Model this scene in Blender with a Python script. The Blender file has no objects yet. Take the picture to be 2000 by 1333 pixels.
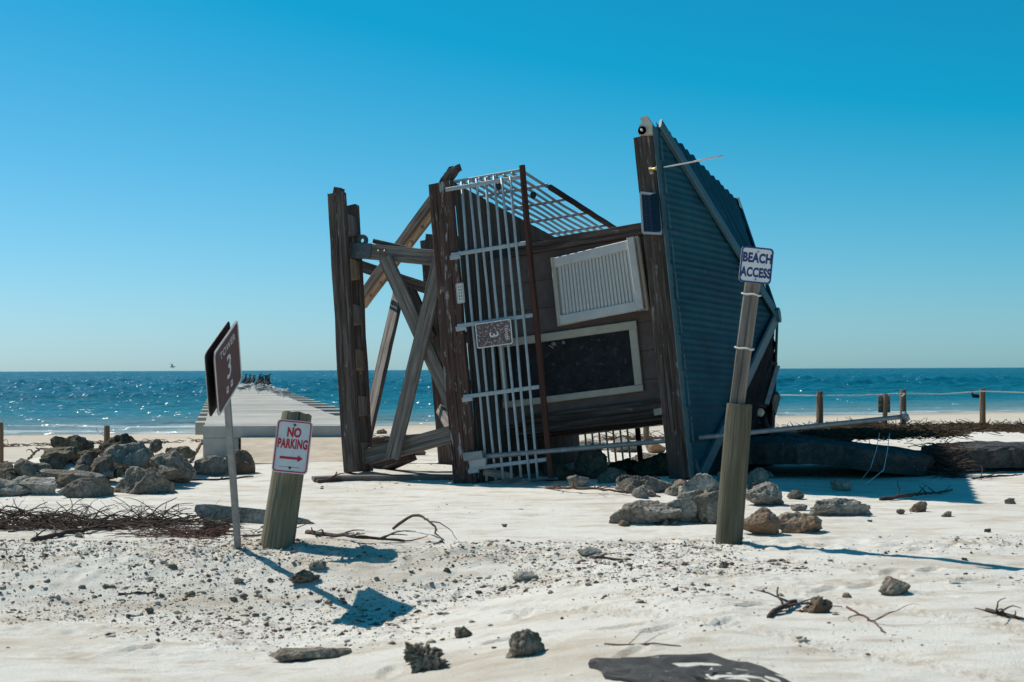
import bpy, bmesh, math, random
import numpy as np
from mathutils import Vector, Matrix, Euler

random.seed(7)
RNG = np.random.default_rng(11)
scene = bpy.context.scene
COL = scene.collection

# ------------------------------------------------------------------ camera
FPX, CX, CY, CAMH = 2778.0, 1000.0, 666.5, 1.5
CAMROT = Matrix.Rotation(math.pi / 2 + 55.5 / FPX, 3, 'X') @ Matrix.Rotation(-0.004, 3, 'Z')
cam_data = bpy.data.cameras.new('camera')
cam = bpy.data.objects.new('camera', cam_data)
COL.objects.link(cam)
cam.matrix_world = Matrix.Translation((0, 0, CAMH)) @ CAMROT.to_4x4()
cam_data.sensor_width = 36.0
cam_data.lens = 36.0 * FPX / 2000.0
cam_data.clip_start = 0.1
cam_data.clip_end = 30000
cam_data.dof.use_dof = True
cam_data.dof.focus_distance = 18.5
cam_data.dof.aperture_fstop = 3.6
scene.camera = cam

# ------------------------------------------------------------------ sky, sun, exposure
SUN_EL = math.radians(49)
SUN_AZ = math.radians(-54)          # left of the view direction (+Y)
world = bpy.data.worlds.new('World')
scene.world = world
world.use_nodes = True
wn, wl = world.node_tree.nodes, world.node_tree.links
wn.clear()
sky = wn.new('ShaderNodeTexSky')
sky.sky_type = 'NISHITA'
sky.sun_disc = False
sky.sun_elevation = SUN_EL
sky.sun_rotation = SUN_AZ
sky.air_density = 1.0
sky.dust_density = 0.3
sky.ozone_density = 3.0
# the photograph's film-like grade of the clear air: less red overhead, cooler towards the horizon
sep = wn.new('ShaderNodeSeparateColor')
comb = wn.new('ShaderNodeCombineColor')
wl.new(sky.outputs[0], sep.inputs[0])
def wmath(op, a, b, c=None):
    nd = wn.new('ShaderNodeMath'); nd.operation = op
    for i, q in enumerate((a, b, c)):
        if q is None: continue
        if hasattr(q, 'is_output'): wl.new(q, nd.inputs[i])
        else: nd.inputs[i].default_value = q
    return nd.outputs[0]
SR, SG, SB = sep.outputs[0], sep.outputs[1], sep.outputs[2]
wl.new(wmath('MAXIMUM', wmath('MULTIPLY_ADD', SR, 1.5, -3.85), 0.15), comb.inputs[0])
wl.new(wmath('MULTIPLY', SG, 1.61), comb.inputs[1])
wl.new(wmath('MULTIPLY_ADD', SB, 1.46, wmath('MULTIPLY', SG, 0.64)), comb.inputs[2])
bg = wn.new('ShaderNodeBackground')
bg.inputs['Strength'].default_value = 0.05
wo = wn.new('ShaderNodeOutputWorld')
wl.new(comb.outputs[0], bg.inputs['Color'])
wl.new(bg.outputs[0], wo.inputs['Surface'])

sun_d = bpy.data.lights.new('sun', 'SUN')
sun_d.energy = 4.9
sun_d.angle = math.radians(0.5)
sun_d.color = (1.0, 0.955, 0.88)
sun = bpy.data.objects.new('sun', sun_d)
COL.objects.link(sun)
SUNDIR = Vector((math.sin(SUN_AZ) * math.cos(SUN_EL), math.cos(SUN_AZ) * math.cos(SUN_EL), math.sin(SUN_EL)))
sun.rotation_euler = SUNDIR.to_track_quat('Z', 'Y').to_euler()
sun.location = (-20, 20, 30)

scene.view_settings.view_transform = 'Standard'
scene.view_settings.look = 'None'
scene.view_settings.exposure = 0.06
scene.view_settings.gamma = 1.0
scene.view_settings.use_curve_mapping = False

# ------------------------------------------------------------------ numeric noise
def _hash(ix, iy, iz):
    h = (ix.astype(np.int64) * 374761393 + iy.astype(np.int64) * 668265263 + iz.astype(np.int64) * 2147483647) & 0x7fffffff
    h = ((h ^ (h >> 13)) * 1274126177) & 0x7fffffff
    h = ((h ^ (h >> 16)) * 974634541) & 0x7fffffff
    return (h & 0xffff) / 32767.5 - 1.0

def noise3(x, y, z):
    x, y, z = np.broadcast_arrays(np.asarray(x, float), np.asarray(y, float), np.asarray(z, float))
    ix, iy, iz = np.floor(x), np.floor(y), np.floor(z)
    fx, fy, fz = x - ix, y - iy, z - iz
    fx = fx * fx * (3 - 2 * fx); fy = fy * fy * (3 - 2 * fy); fz = fz * fz * (3 - 2 * fz)
    r = 0
    for a in (0, 1):
        for b in (0, 1):
            for c in (0, 1):
                w = (fx if a else 1 - fx) * (fy if b else 1 - fy) * (fz if c else 1 - fz)
                r = r + w * _hash(ix + a, iy + b, iz + c)
    return r

def fbm(x, y, z=0.0, oct=4):
    r, a, s = 0, 1.0, 1.0
    for i in range(oct):
        r = r + a * noise3(np.asarray(x) * s + 17.3 * i, np.asarray(y) * s + 9.1 * i, np.asarray(z) * s + 3.7 * i)
        a *= 0.5; s *= 2.03
    return r

def smooth(t):
    t = np.clip(t, 0, 1)
    return t * t * (3 - 2 * t)

# ------------------------------------------------------------------ the ground's height
def shore(x, y):
    return (51.7 + 0.49 * x - y) / 1.114

_fr = random.Random(2)
FEET = [(0.6 + 0.30 * i + _fr.uniform(-0.05, 0.05), 7.9 + 0.33 * i + (0.11 if i % 2 else -0.11), 0.85 + _fr.uniform(-0.2, 0.2)) for i in range(9)] + [(_fr.uniform(-2.6, 3.2), _fr.uniform(7.8, 11), _fr.uniform(0, 3)) for _ in range(14)]

def ground(x, y):
    x = np.asarray(x, float); y = np.asarray(y, float)
    s = shore(x, y) + 1.2 * noise3(x * 0.07, y * 0.07, 5.0)
    z = np.where(s > 0, -0.42 + 0.44 * smooth(s / 26.0), -0.42 + 0.05 * np.maximum(s, -40))
    # the sandy scarp in front of the sign posts: lower on the left
    drop = 0.34 * smooth((1.4 - x) / 3.2) + 0.03
    edge = 12.05 + 0.22 * noise3(x * 0.9, 3.3, 1.0)
    z = z - drop * smooth((edge - y) / 1.7)
    # heaps under the rubble, the wreck and the buried road
    z = z + 0.36 * np.exp(-(((x + 5.9) / 1.25) ** 2 + ((y - 19.6) / 1.5) ** 2))
    z = z + 0.12 * np.exp(-(((x + 2.6) / 1.3) ** 2 + ((y - 19.9) / 1.3) ** 2))
    z = z + 0.13 * np.exp(-(((x - 2.3) / 1.3) ** 2 + ((y - 17.9) / 0.9) ** 2))
    z = z + 0.24 * smooth((x - 4.0) / 2.5) * np.exp(-((y - 27.0) / 5.0) ** 2)
    near = np.exp(-((y - 13.0) / 14.0) ** 2)
    z = z + 0.035 * noise3(x * 0.35, y * 0.35, 2.0) * smooth(s / 8)
    z = z + near * (0.009 * fbm(x * 1.6, y * 1.6, 8.0, 3) + 0.007 * np.abs(fbm(x * 5.0, y * 7.0, 4.0, 3)))
    # wind and wheel streaks, mostly across the view
    z = z + near * 0.006 * fbm(x * 1.1 + y * 0.5, y * 5.0 - x * 0.8, 6.0, 4)
    pat = smooth((fbm(x * 0.8, y * 1.5, 3.0, 3) + 0.1) / 0.7) * smooth((12.2 - y) / 0.6) * smooth((y - 8.2) / 1.2)
    z = z + pat * 0.016 * np.maximum(fbm(x * 15, y * 15, 2.0, 2), -0.1)
    # scattered footprints
    for (fx, fy, fa) in FEET:
        u = (x - fx) * math.cos(fa) + (y - fy) * math.sin(fa); v = -(x - fx) * math.sin(fa) + (y - fy) * math.cos(fa)
        rr = np.sqrt((u / 0.14) ** 2 + (v / 0.055) ** 2)
        z = z - 0.022 * smooth((1.25 - rr) / 0.4) + 0.010 * np.exp(-((rr - 1.35) / 0.22) ** 2) * (rr < 2.5)
    # crumbly crust along the scarp
    crust = np.exp(-((y - edge + 0.25) / 0.55) ** 2)
    z = z + crust * 0.028 * np.maximum(fbm(x * 9, y * 9, 1.0, 3), -0.2)
    # a pair of tyre tracks crossing the foreground
    for off in (0.0, 1.55):
        u = (x - 1.1 - off) * 0.80 + (y - 8.6) * 0.60
        v = (x - 1.1 - off) * -0.60 + (y - 8.6) * 0.80
        m = np.exp(-(u / 0.13) ** 4) * smooth((10.6 - y) / 1.2)
        z = z - m * (0.016 + 0.012 * np.sin(v * 62 + 5 * np.abs(u) * 20))
    return z

def H(x, y):
    return float(ground(x, y))

# pixel helpers (2000 x 1333 photograph): a pixel gives a ray, the place gives the distance
CAMPOS = Vector((0, 0, CAMH))
def ray(px, py):
    return CAMROT @ Vector(((px - CX) / FPX, -(py - CY) / FPX, -1.0))

def at_dist(px, py, d):
    r = ray(px, py)
    return CAMPOS + r * (d / r.y)

def on_ground(px, py):
    r = ray(px, py); lo = 5.0
    prev = lo
    k = lo
    while k < 200:
        p = CAMPOS + r * (k / r.y)
        if p.z <= H(p.x, p.y):
            a, b = prev, k
            for _ in range(18):
                m = 0.5 * (a + b)
                q = CAMPOS + r * (m / r.y)
                if q.z <= H(q.x, q.y): b = m
                else: a = m
            return CAMPOS + r * (b / r.y)
        prev = k
        k += 0.1
    return CAMPOS + r * (k / r.y)

# ------------------------------------------------------------------ materials
def new_mat(name):
    m = bpy.data.materials.new(name); m.use_nodes = True
    nt = m.node_tree
    p = nt.nodes['Principled BSDF']
    return m, nt, p

class NT:
    def __init__(s, nt): s.nt = nt
    def n(s, t, **kw):
        nd = s.nt.nodes.new(t)
        for k, v in kw.items():
            if k.startswith('i_'):
                key = k[2:].replace('_', ' ')
                nd.inputs[key].default_value = v
            else: setattr(nd, k, v)
        return nd
    def l(s, a, b): s.nt.links.new(a, b)
    def coords(s, scale=(1, 1, 1), kind='Object'):
        tc = s.n('ShaderNodeTexCoord'); mp = s.n('ShaderNodeMapping')
        mp.inputs['Scale'].default_value = scale
        s.l(tc.outputs[kind], mp.inputs['Vector'])
        return mp.outputs[0]
    def noise(s, vec, scale, detail=4, rough=0.55, dist=0.0):
        nd = s.n('ShaderNodeTexNoise')
        nd.inputs['Scale'].default_value = scale; nd.inputs['Detail'].default_value = detail
        nd.inputs['Roughness'].default_value = rough; nd.inputs['Distortion'].default_value = dist
        s.l(vec, nd.inputs['Vector'])
        return nd.outputs['Fac']
    def ramp(s, fac, stops):
        r = s.n('ShaderNodeValToRGB')
        el = r.color_ramp.elements
        while len(el) < len(stops): el.new(0.5)
        for e, (p, c) in zip(el, stops):
            e.position = p
            e.color = (c, c, c, 1) if isinstance(c, (int, float)) else (c[0], c[1], c[2], 1)
        s.l(fac, r.inputs[0])
        return r.outputs['Color']
    def mix(s, fac, a, b, blend='MIX'):
        m = s.n('ShaderNodeMix', data_type='RGBA', blend_type=blend)
        for key, v in (('Factor', fac), ('A', a), ('B', b)):
            if hasattr(v, 'is_output'): s.l(v, m.inputs[key])
            elif key == 'Factor': m.inputs[key].default_value = v
            else: m.inputs[key].default_value = (v[0], v[1], v[2], 1)
        return m.outputs['Result']
    def bump(s, h, strength, dist, p, prev=None):
        b = s.n('ShaderNodeBump'); b.inputs['Strength'].default_value = strength; b.inputs['Distance'].default_value = dist
        s.l(h, b.inputs['Height'])
        if prev is not None: s.l(prev, b.inputs['Normal'])
        if p is not None: s.l(b.outputs[0], p.inputs['Normal'])
        return b.outputs[0]

def wood_mat(name, dark, mid, light, paint=None, paint_amt=0.62, along=1.2, across=22):
    m, nt, p = new_mat(name); g = NT(nt)
    v = g.coords((along, across, across))
    f1 = g.noise(v, 1.0, 6, 0.65, 0.3)
    v2 = g.coords((4, 90, 90))
    f2 = g.noise(v2, 1.0, 3, 0.6)
    c = g.ramp(f1, [(0.25, dark), (0.5, mid), (0.78, light)])
    c = g.mix(0.55, c, g.ramp(f2, [(0.3, 0.35), (0.7, 1.1)]), 'MULTIPLY')
    oi = g.n('ShaderNodeObjectInfo')
    rv = g.ramp(oi.outputs['Random'], [(0.0, 0.78), (1.0, 1.15)])
    c = g.mix(1.0, c, rv, 'MULTIPLY')
    f5 = g.noise(g.coords((0.5, 34, 34)), 1.0, 3, 0.5, 0.2)
    c = g.mix(1.0, c, g.ramp(f5, [(0.33, 0.35), (0.40, 1.0)]), 'MULTIPLY')
    if paint:
        v3 = g.coords((2.2, 11, 11))
        f3 = g.noise(v3, 1.4, 7, 0.7, 0.4)
        k = g.ramp(f3, [(paint_amt, 0.0), (paint_amt + 0.06, 1.0)])
        c = g.mix(k, c, paint)
    g.l(c, p.inputs['Base Color'])
    p.inputs['Roughness'].default_value = 0.85
    p.inputs['Specular IOR Level'].default_value = 0.25
    b = g.bump(f1, 0.6, 0.012, None)
    b = g.bump(g.ramp(f5, [(0.34, 0.0), (0.42, 1.0)]), 0.7, 0.012, None, b)
    g.bump(f2, 0.45, 0.004, p, b)
    return m

def plain_mat(name, col, rough=0.6, metal=0.0, var=0.2, scale=6, bump=0.15, spots=None, spec=0.5):
    m, nt, p = new_mat(name); g = NT(nt)
    v = g.coords()
    f = g.noise(v, scale, 6, 0.65)
    lo = tuple(c * (1 - var) for c in col); hi = tuple(min(1, c * (1 + var)) for c in col)
    c = g.ramp(f, [(0.3, lo), (0.7, hi)])
    if spots:
        f2 = g.noise(v, scale * 2.5, 6, 0.7)
        k = g.ramp(f2, [(spots[1], 0.0), (spots[1] + 0.05, 1.0)])
        c = g.mix(k, c, spots[0])
    g.l(c, p.inputs['Base Color'])
    p.inputs['Roughness'].default_value = rough; p.inputs['Metallic'].default_value = metal
    p.inputs['Specular IOR Level'].default_value = spec
    if bump:
        f3 = g.noise(v, scale * 8, 4, 0.6)
        g.bump(f3, bump, 0.004, p)
    return m

def rock_mat(name, dark, mid, light, stain=None):
    m, nt, p = new_mat(name); g = NT(nt)
    v = g.coords()
    f = g.noise(v, 5, 8, 0.7)
    f2 = g.noise(v, 28, 5, 0.7)
    c = g.ramp(f, [(0.28, dark), (0.5, mid), (0.72, light)])
    c = g.mix(0.75, c, g.ramp(f2, [(0.33, 0.35), (0.6, 1.15)]), 'MULTIPLY')
    if stain:
        f4 = g.noise(v, 2.2, 4, 0.6)
        c = g.mix(g.ramp(f4, [(0.48, 0), (0.62, 0.85)]), c, stain)
    oi = g.n('ShaderNodeObjectInfo')
    c = g.mix(1.0, c, g.ramp(oi.outputs['Random'], [(0.0, 0.6), (1.0, 1.2)]), 'MULTIPLY')
    g.l(c, p.inputs['Base Color'])
    p.inputs['Roughness'].default_value = 0.95; p.inputs['Specular IOR Level'].default_value = 0.1
    vo = g.n('ShaderNodeTexVoronoi'); vo.inputs['Scale'].default_value = 34
    g.l(v, vo.inputs['Vector'])
    b = g.bump(vo.outputs['Distance'], 0.5, 0.02, None)
    g.bump(f2, 0.8, 0.02, p, b)
    return m

def sand_mat():
    m, nt, p = new_mat('sand'); g = NT(nt)
    v = g.coords()
    vs = g.coords((0.5, 1.3, 1.0))
    big = g.noise(vs, 0.55, 5, 0.6, 0.4)
    mid = g.noise(vs, 3.2, 6, 0.65, 0.3)
    fine = g.noise(v, 60, 4, 0.7)
    grain = g.noise(v, 260, 2, 0.7)
    c = g.ramp(big, [(0.28, (0.56, 0.485, 0.39)), (0.46, (0.72, 0.67, 0.585)), (0.75, (0.785, 0.74, 0.66))])
    tan = g.ramp(mid, [(0.49, 0.0), (0.68, 0.85)])
    c = g.mix(tan, c, (0.52, 0.42, 0.315))
    # damp tan sand towards the water and a drier white belt
    geo = g.n('ShaderNodeNewGeometry')
    sx = g.n('ShaderNodeSeparateXYZ'); g.l(geo.outputs['Position'], sx.inputs[0])
    mx = g.n('ShaderNodeMath', operation='MULTIPLY'); mx.inputs[1].default_value = 0.44; g.l(sx.outputs['X'], mx.inputs[0])
    my = g.n('ShaderNodeMath', operation='MULTIPLY'); my.inputs[1].default_value = -0.898; g.l(sx.outputs['Y'], my.inputs[0])
    sd = g.n('ShaderNodeMath', operation='ADD'); g.l(mx.outputs[0], sd.inputs[0]); g.l(my.outputs[0], sd.inputs[1])
    sh = g.n('ShaderNodeMath', operation='ADD'); sh.inputs[1].default_value = 46.4; g.l(sd.outputs[0], sh.inputs[0])
    wob = g.noise(g.coords((0.05, 0.6, 1)), 1.0, 5, 0.6)
    wm = g.n('ShaderNodeMath', operation='MULTIPLY_ADD'); wm.inputs[1].default_value = 9.0; g.l(wob, wm.inputs[0]); g.l(sh.outputs[0], wm.inputs[2])
    dv = g.n('ShaderNodeMath', operation='DIVIDE'); dv.inputs[1].default_value = 40.0; g.l(wm.outputs[0], dv.inputs[0])
    wet = g.ramp(dv.outputs[0], [(0.08, 1.0), (0.24, 0.75), (0.66, 0.55), (0.72, 0.0)])
    c = g.mix(wet, c, (0.50, 0.42, 0.32))
    darkwet = g.ramp(dv.outputs[0], [(0.10, 0.75), (0.17, 0.0)])
    c = g.mix(darkwet, c, (0.26, 0.22, 0.175))
    # scattered dark organic specks
    sp = g.noise(v, 26, 5, 0.75)
    spm = g.noise(v, 1.1, 3, 0.6)
    k = g.mix(1.0, g.ramp(sp, [(0.625, 0.0), (0.67, 0.8)]), g.ramp(spm, [(0.42, 0.0), (0.62, 1.0)]), 'MULTIPLY')
    c = g.mix(k, c, (0.17, 0.105, 0.075))
    c = g.mix(0.4, c, g.ramp(fine, [(0.3, 0.78), (0.6, 1.12)]), 'MULTIPLY')
    g.l(c, p.inputs['Base Color'])
    p.inputs['Roughness'].default_value = 0.95; p.inputs['Specular IOR Level'].default_value = 0.12
    b = g.bump(mid, 0.25, 0.04, None)
    b = g.bump(fine, 0.65, 0.02, None, b)
    g.bump(grain, 0.8, 0.006, p, b)
    return m

def water_mat():
    m, nt, p = new_mat('sea_water'); g = NT(nt)
    geo = g.n('ShaderNodeNewGeometry')
    sx = g.n('ShaderNodeSeparateXYZ'); g.l(geo.outputs['Position'], sx.inputs[0])
    mx = g.n('ShaderNodeMath', operation='MULTIPLY'); mx.inputs[1].default_value = -0.44; g.l(sx.outputs['X'], mx.inputs[0])
    my = g.n('ShaderNodeMath', operation='MULTIPLY'); my.inputs[1].default_value = 0.898; g.l(sx.outputs['Y'], my.inputs[0])
    sd = g.n('ShaderNodeMath', operation='ADD'); g.l(mx.outputs[0], sd.inputs[0]); g.l(my.outputs[0], sd.inputs[1])
    sh = g.n('ShaderNodeMath', operation='ADD'); sh.inputs[1].default_value = -46.4; g.l(sd.outputs[0], sh.inputs[0])
    wob = g.noise(g.coords((0.12, 0.35, 1)), 1.0, 5, 0.6)
    wm = g.n('ShaderNodeMath', operation='MULTIPLY_ADD'); wm.inputs[1].default_value = 7.0; g.l(wob, wm.inputs[0]); g.l(sh.outputs[0], wm.inputs[2])
    dv = g.n('ShaderNodeMath', operation='DIVIDE'); dv.inputs[1].default_value = 100.0; g.l(wm.outputs[0], dv.inputs[0])
    depth = g.ramp(dv.outputs[0], [(0.02, (0.28, 0.31, 0.28)), (0.08, (0.13, 0.21, 0.21)), (0.22, (0.008, 0.130, 0.172)), (0.8, (0.001, 0.090, 0.138))])
    streak = g.noise(g.coords((0.02, 0.10, 1)), 1.0, 5, 0.65)
    depth = g.mix(1.0, depth, g.ramp(streak, [(0.3, 0.72), (0.7, 1.15)]), 'MULTIPLY')
    v = g.coords((0.55, 1.0, 1.0))
    w1 = g.noise(v, 0.55, 5, 0.6, 0.3)
    w2 = g.noise(v, 2.6, 4, 0.6, 0.2)
    w3 = g.noise(g.coords((0.25, 0.5, 1.0)), 0.22, 3, 0.5)
    # foam of the small breakers along the shore
    fn = g.noise(g.coords((0.18, 0.9, 1)), 1.3, 6, 0.7, 0.4)
    band1 = g.ramp(dv.outputs[0], [(0.030, 0.0), (0.042, 1.0), (0.058, 1.0), (0.075, 0.0)])
    foam = g.mix(1.0, band1, g.ramp(fn, [(0.49, 0.0), (0.61, 0.95)]), 'MULTIPLY')
    lace = g.ramp(dv.outputs[0], [(0.012, 1.0), (0.022, 0.0)])
    foam = g.mix(1.0, foam, g.mix(1.0, lace, g.ramp(fn, [(0.40, 0.0), (0.6, 0.8)]), 'MULTIPLY'), 'ADD')
    c = g.mix(foam, depth, (0.78, 0.79, 0.77))
    g.l(c, p.inputs['Base Color'])
    # matt body colour of the water with a thin share of mirror facets that catch the sun
    p.inputs['Roughness'].default_value = 0.3
    p.inputs['Specular IOR Level'].default_value = 0.04
    b = g.bump(w3, 1.0, 1.2, None)
    b = g.bump(w1, 1.0, 0.55, None, b)
    b = g.bump(w2, 1.0, 0.22, p, b)
    gl = g.n('ShaderNodeBsdfGlossy'); gl.inputs['Roughness'].default_value = 0.2
    # steep little facets, drawn out along the line of sight as seen far out
    nz = g.n('ShaderNodeTexNoise'); nz.inputs['Scale'].default_value = 1.0; nz.inputs['Detail'].default_value = 2.0
    g.l(g.coords((2.4, 0.45, 1.0)), nz.inputs['Vector'])
    vm = g.n('ShaderNodeVectorMath', operation='MULTIPLY_ADD')
    vm.inputs[1].default_value = (4.6, 4.6, 0.0); vm.inputs[2].default_value = (-2.3, -2.3, 1.0)
    g.l(nz.outputs['Color'], vm.inputs[0])
    vn = g.n('ShaderNodeVectorMath', operation='NORMALIZE'); g.l(vm.outputs[0], vn.inputs[0])
    g.l(vn.outputs[0], gl.inputs['Normal'])
    ms = g.n('ShaderNodeMixShader'); ms.inputs[0].default_value = 0.02
    g.l(p.outputs[0], ms.inputs[1]); g.l(gl.outputs[0], ms.inputs[2])
    g.l(ms.outputs[0], nt.nodes['Material Output'].inputs['Surface'])
    return m

M = {}
M['sand'] = sand_mat()
M['water'] = water_mat()
M['wood_dark'] = wood_mat('weathered_dark_timber', (0.040, 0.026, 0.022), (0.105, 0.073, 0.060), (0.22, 0.178, 0.155), (0.27, 0.245, 0.235), 0.60)
M['wood_grey'] = wood_mat('weathered_grey_timber', (0.075, 0.058, 0.050), (0.20, 0.165, 0.143), (0.34, 0.295, 0.26), (0.33, 0.31, 0.29), 0.66)
M['wood_raw'] = wood_mat('raw_broken_timber', (0.16, 0.105, 0.07), (0.29, 0.205, 0.14), (0.40, 0.31, 0.225))
M['wood_red'] = wood_mat('red_brown_rail', (0.050, 0.020, 0.014), (0.085, 0.036, 0.026), (0.12, 0.058, 0.042))
M['wood_rim'] = wood_mat('peeling_brown_rim', (0.045, 0.023, 0.018), (0.085, 0.046, 0.036), (0.13, 0.080, 0.065), (0.30, 0.28, 0.27), 0.56)
M['piling'] = wood_mat('greenish_piling', (0.080, 0.070, 0.045), (0.165, 0.148, 0.098), (0.27, 0.24, 0.17), None, along=1.0, across=26)
M['post_wood'] = wood_mat('silvery_post', (0.11, 0.085, 0.065), (0.21, 0.175, 0.145), (0.34, 0.30, 0.26))
M['fence_wood'] = wood_mat('fence_post_timber', (0.12, 0.075, 0.045), (0.21, 0.14, 0.09), (0.31, 0.225, 0.155))
M['deck'] = wood_mat('deck_plank_timber', (0.07, 0.057, 0.048), (0.13, 0.108, 0.092), (0.20, 0.17, 0.145))
M['siding'] = plain_mat('brown_siding', (0.120, 0.088, 0.080), 0.8, 0, 0.25, 5, 0.2)
M['alu'] = plain_mat('weathered_aluminium', (0.31, 0.345, 0.36), 0.5, 0.1, 0.15, 9, 0.1, ((0.30, 0.29, 0.27), 0.66))
M['galv'] = plain_mat('galvanised_steel', (0.21, 0.22, 0.225), 0.5, 0.3, 0.25, 12, 0.12)
M['steel'] = plain_mat('dark_steel', (0.10, 0.11, 0.11), 0.55, 0.6, 0.3, 8, 0.15, ((0.16, 0.08, 0.04), 0.66))
M['beige'] = plain_mat('beige_frame', (0.46, 0.41, 0.33), 0.6, 0, 0.12, 5, 0.08, ((0.30, 0.25, 0.19), 0.7))
M['cream'] = plain_mat('cream_shutter', (0.58, 0.56, 0.53), 0.6, 0, 0.10, 5, 0.08, ((0.36, 0.34, 0.31), 0.71))
M['door'] = plain_mat('dark_door', (0.022, 0.022, 0.026), 0.75, 0, 0.5, 5, 0.7, ((0.055, 0.052, 0.052), 0.58), spec=0.2)
M['roof'] = plain_mat('teal_roof_metal', (0.006, 0.050, 0.072), 0.55, 0.0, 0.35, 1.6, 0.05, ((0.030, 0.072, 0.090), 0.62), spec=0.12)
M['roof_trim'] = plain_mat('grey_teal_trim', (0.050, 0.100, 0.118), 0.5, 0.0, 0.2, 4, 0.05, spec=0.3)
M['dark_slope'] = plain_mat('dark_roof_slope', (0.018, 0.019, 0.021), 0.9, 0, 0.4, 5, 0.3, spec=0.1)
M['soffit'] = plain_mat('soffit', (0.13, 0.11, 0.10), 0.9, 0, 0.2, 4, 0.1)
M['solar'] = plain_mat('solar_cells', (0.006, 0.008, 0.020), 0.3, 0, 0.2, 4, 0.0)
M['solar_line'] = plain_mat('solar_line', (0.05, 0.06, 0.09), 0.4, 0, 0.1, 4, 0.0)
M['horn'] = plain_mat('horn_plastic', (0.52, 0.47, 0.37), 0.55, 0, 0.15, 8, 0.1)
M['white'] = plain_mat('white_sign', (0.66, 0.66, 0.65), 0.55, 0, 0.10, 9, 0.04, ((0.48, 0.43, 0.37), 0.64))
M['rust'] = plain_mat('rust_stain', (0.62, 0.50, 0.37), 0.6, 0, 0.15, 20, 0)
M['red'] = plain_mat('sign_red', (0.50, 0.025, 0.04), 0.5, 0, 0.12, 6, 0)
M['blue'] = plain_mat('sign_blue', (0.012, 0.022, 0.14), 0.5, 0, 0.1, 6, 0)
M['brown_sign'] = plain_mat('brown_sign', (0.115, 0.040, 0.034), 0.55, 0, 0.2, 7, 0.05)
M['back_sign'] = plain_mat('faded_black_sign', (0.022, 0.019, 0.020), 0.6, 0, 0.3, 7, 0.05)
M['speckled'] = plain_mat('scoured_brown_sign', (0.11, 0.065, 0.06), 0.7, 0, 0.2, 14, 0.2, ((0.42, 0.39, 0.37), 0.54))
M['letter'] = plain_mat('pale_letter', (0.62, 0.60, 0.57), 0.6, 0, 0.15, 10, 0)
M['bolt'] = plain_mat('bolt', (0.22, 0.17, 0.13), 0.5, 0.7, 0.3, 20, 0.1)
M['concrete'] = plain_mat('pier_concrete', (0.37, 0.35, 0.31), 0.9, 0, 0.25, 0.7, 0.25, ((0.34, 0.32, 0.28), 0.58), spec=0.2)
M['concrete_face'] = plain_mat('pier_beam_concrete', (0.42, 0.42, 0.40), 0.9, 0, 0.2, 2.0, 0.3, spec=0.2)
M['ramp'] = plain_mat('sandy_ramp', (0.47, 0.39, 0.30), 0.95, 0, 0.2, 3, 0.4, spec=0.1)
M['asphalt'] = plain_mat('asphalt', (0.060, 0.059, 0.057), 0.95, 0, 0.4, 4, 1.0, ((0.30, 0.285, 0.255), 0.64), spec=0.2)
M['asphalt_grey'] = plain_mat('old_grey_asphalt', (0.065, 0.064, 0.062), 0.95, 0, 0.4, 12, 1.0, ((0.17, 0.16, 0.15), 0.60), spec=0.1)
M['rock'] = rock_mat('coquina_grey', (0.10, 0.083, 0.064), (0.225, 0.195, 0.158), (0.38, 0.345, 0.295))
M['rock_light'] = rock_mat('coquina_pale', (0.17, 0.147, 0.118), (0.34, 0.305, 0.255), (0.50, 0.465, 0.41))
M['rock_dark'] = rock_mat('coquina_dark', (0.070, 0.055, 0.038), (0.16, 0.130, 0.092), (0.29, 0.25, 0.19))  # darkest of the stone tones
M['rock_brown'] = rock_mat('coquina_brown', (0.17, 0.11, 0.075), (0.31, 0.23, 0.17), (0.45, 0.37, 0.29), (0.27, 0.16, 0.095))
M['clod'] = rock_mat('dried_clod', (0.12, 0.094, 0.068), (0.26, 0.215, 0.165), (0.42, 0.365, 0.29))
M['root'] = plain_mat('root_bark', (0.075, 0.052, 0.043), 0.9, 0, 0.4, 20, 0.4, spec=0.2)
M['root_red'] = plain_mat('red_root_bark', (0.115, 0.066, 0.050), 0.9, 0, 0.35, 20, 0.4, spec=0.2)
M['wrack'] = plain_mat('dry_seaweed', (0.095, 0.066, 0.042), 0.95, 0, 0.5, 8, 0.3, spec=0.1)
M['rope'] = plain_mat('white_rope', (0.62, 0.61, 0.58), 0.9, 0, 0.15, 30, 0.3, spec=0.1)
M['black'] = plain_mat('black_plastic', (0.012, 0.012, 0.013), 0.55, 0, 0.3, 6, 0.2)
M['bird_dark'] = plain_mat('dark_plumage', (0.030, 0.026, 0.024), 0.8, 0, 0.3, 20, 0.2)
M['bird_white'] = plain_mat('white_plumage', (0.62, 0.62, 0.60), 0.8, 0, 0.15, 20, 0.1)
M['bird_grey'] = plain_mat('grey_plumage', (0.22, 0.22, 0.23), 0.8, 0, 0.2, 20, 0.1)
M['lamp_glass'] = plain_mat('lamp_glass', (0.60, 0.50, 0.34), 0.2, 0, 0.1, 5, 0)

# crumbs get one colour per piece
m, nt, p = new_mat('crumbs'); g = NT(nt)
ge = g.n('ShaderNodeNewGeometry')
cc = g.ramp(ge.outputs['Random Per Island'], [(0.0, (0.13, 0.070, 0.050)), (0.25, (0.22, 0.145, 0.105)), (0.45, (0.40, 0.31, 0.23)), (0.8, (0.55, 0.49, 0.41)), (1.0, (0.26, 0.23, 0.21))])
g.l(cc, p.inputs['Base Color']); p.inputs['Roughness'].default_value = 0.95; p.inputs['Specular IOR Level'].default_value = 0.1
M['crumbs'] = m

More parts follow.
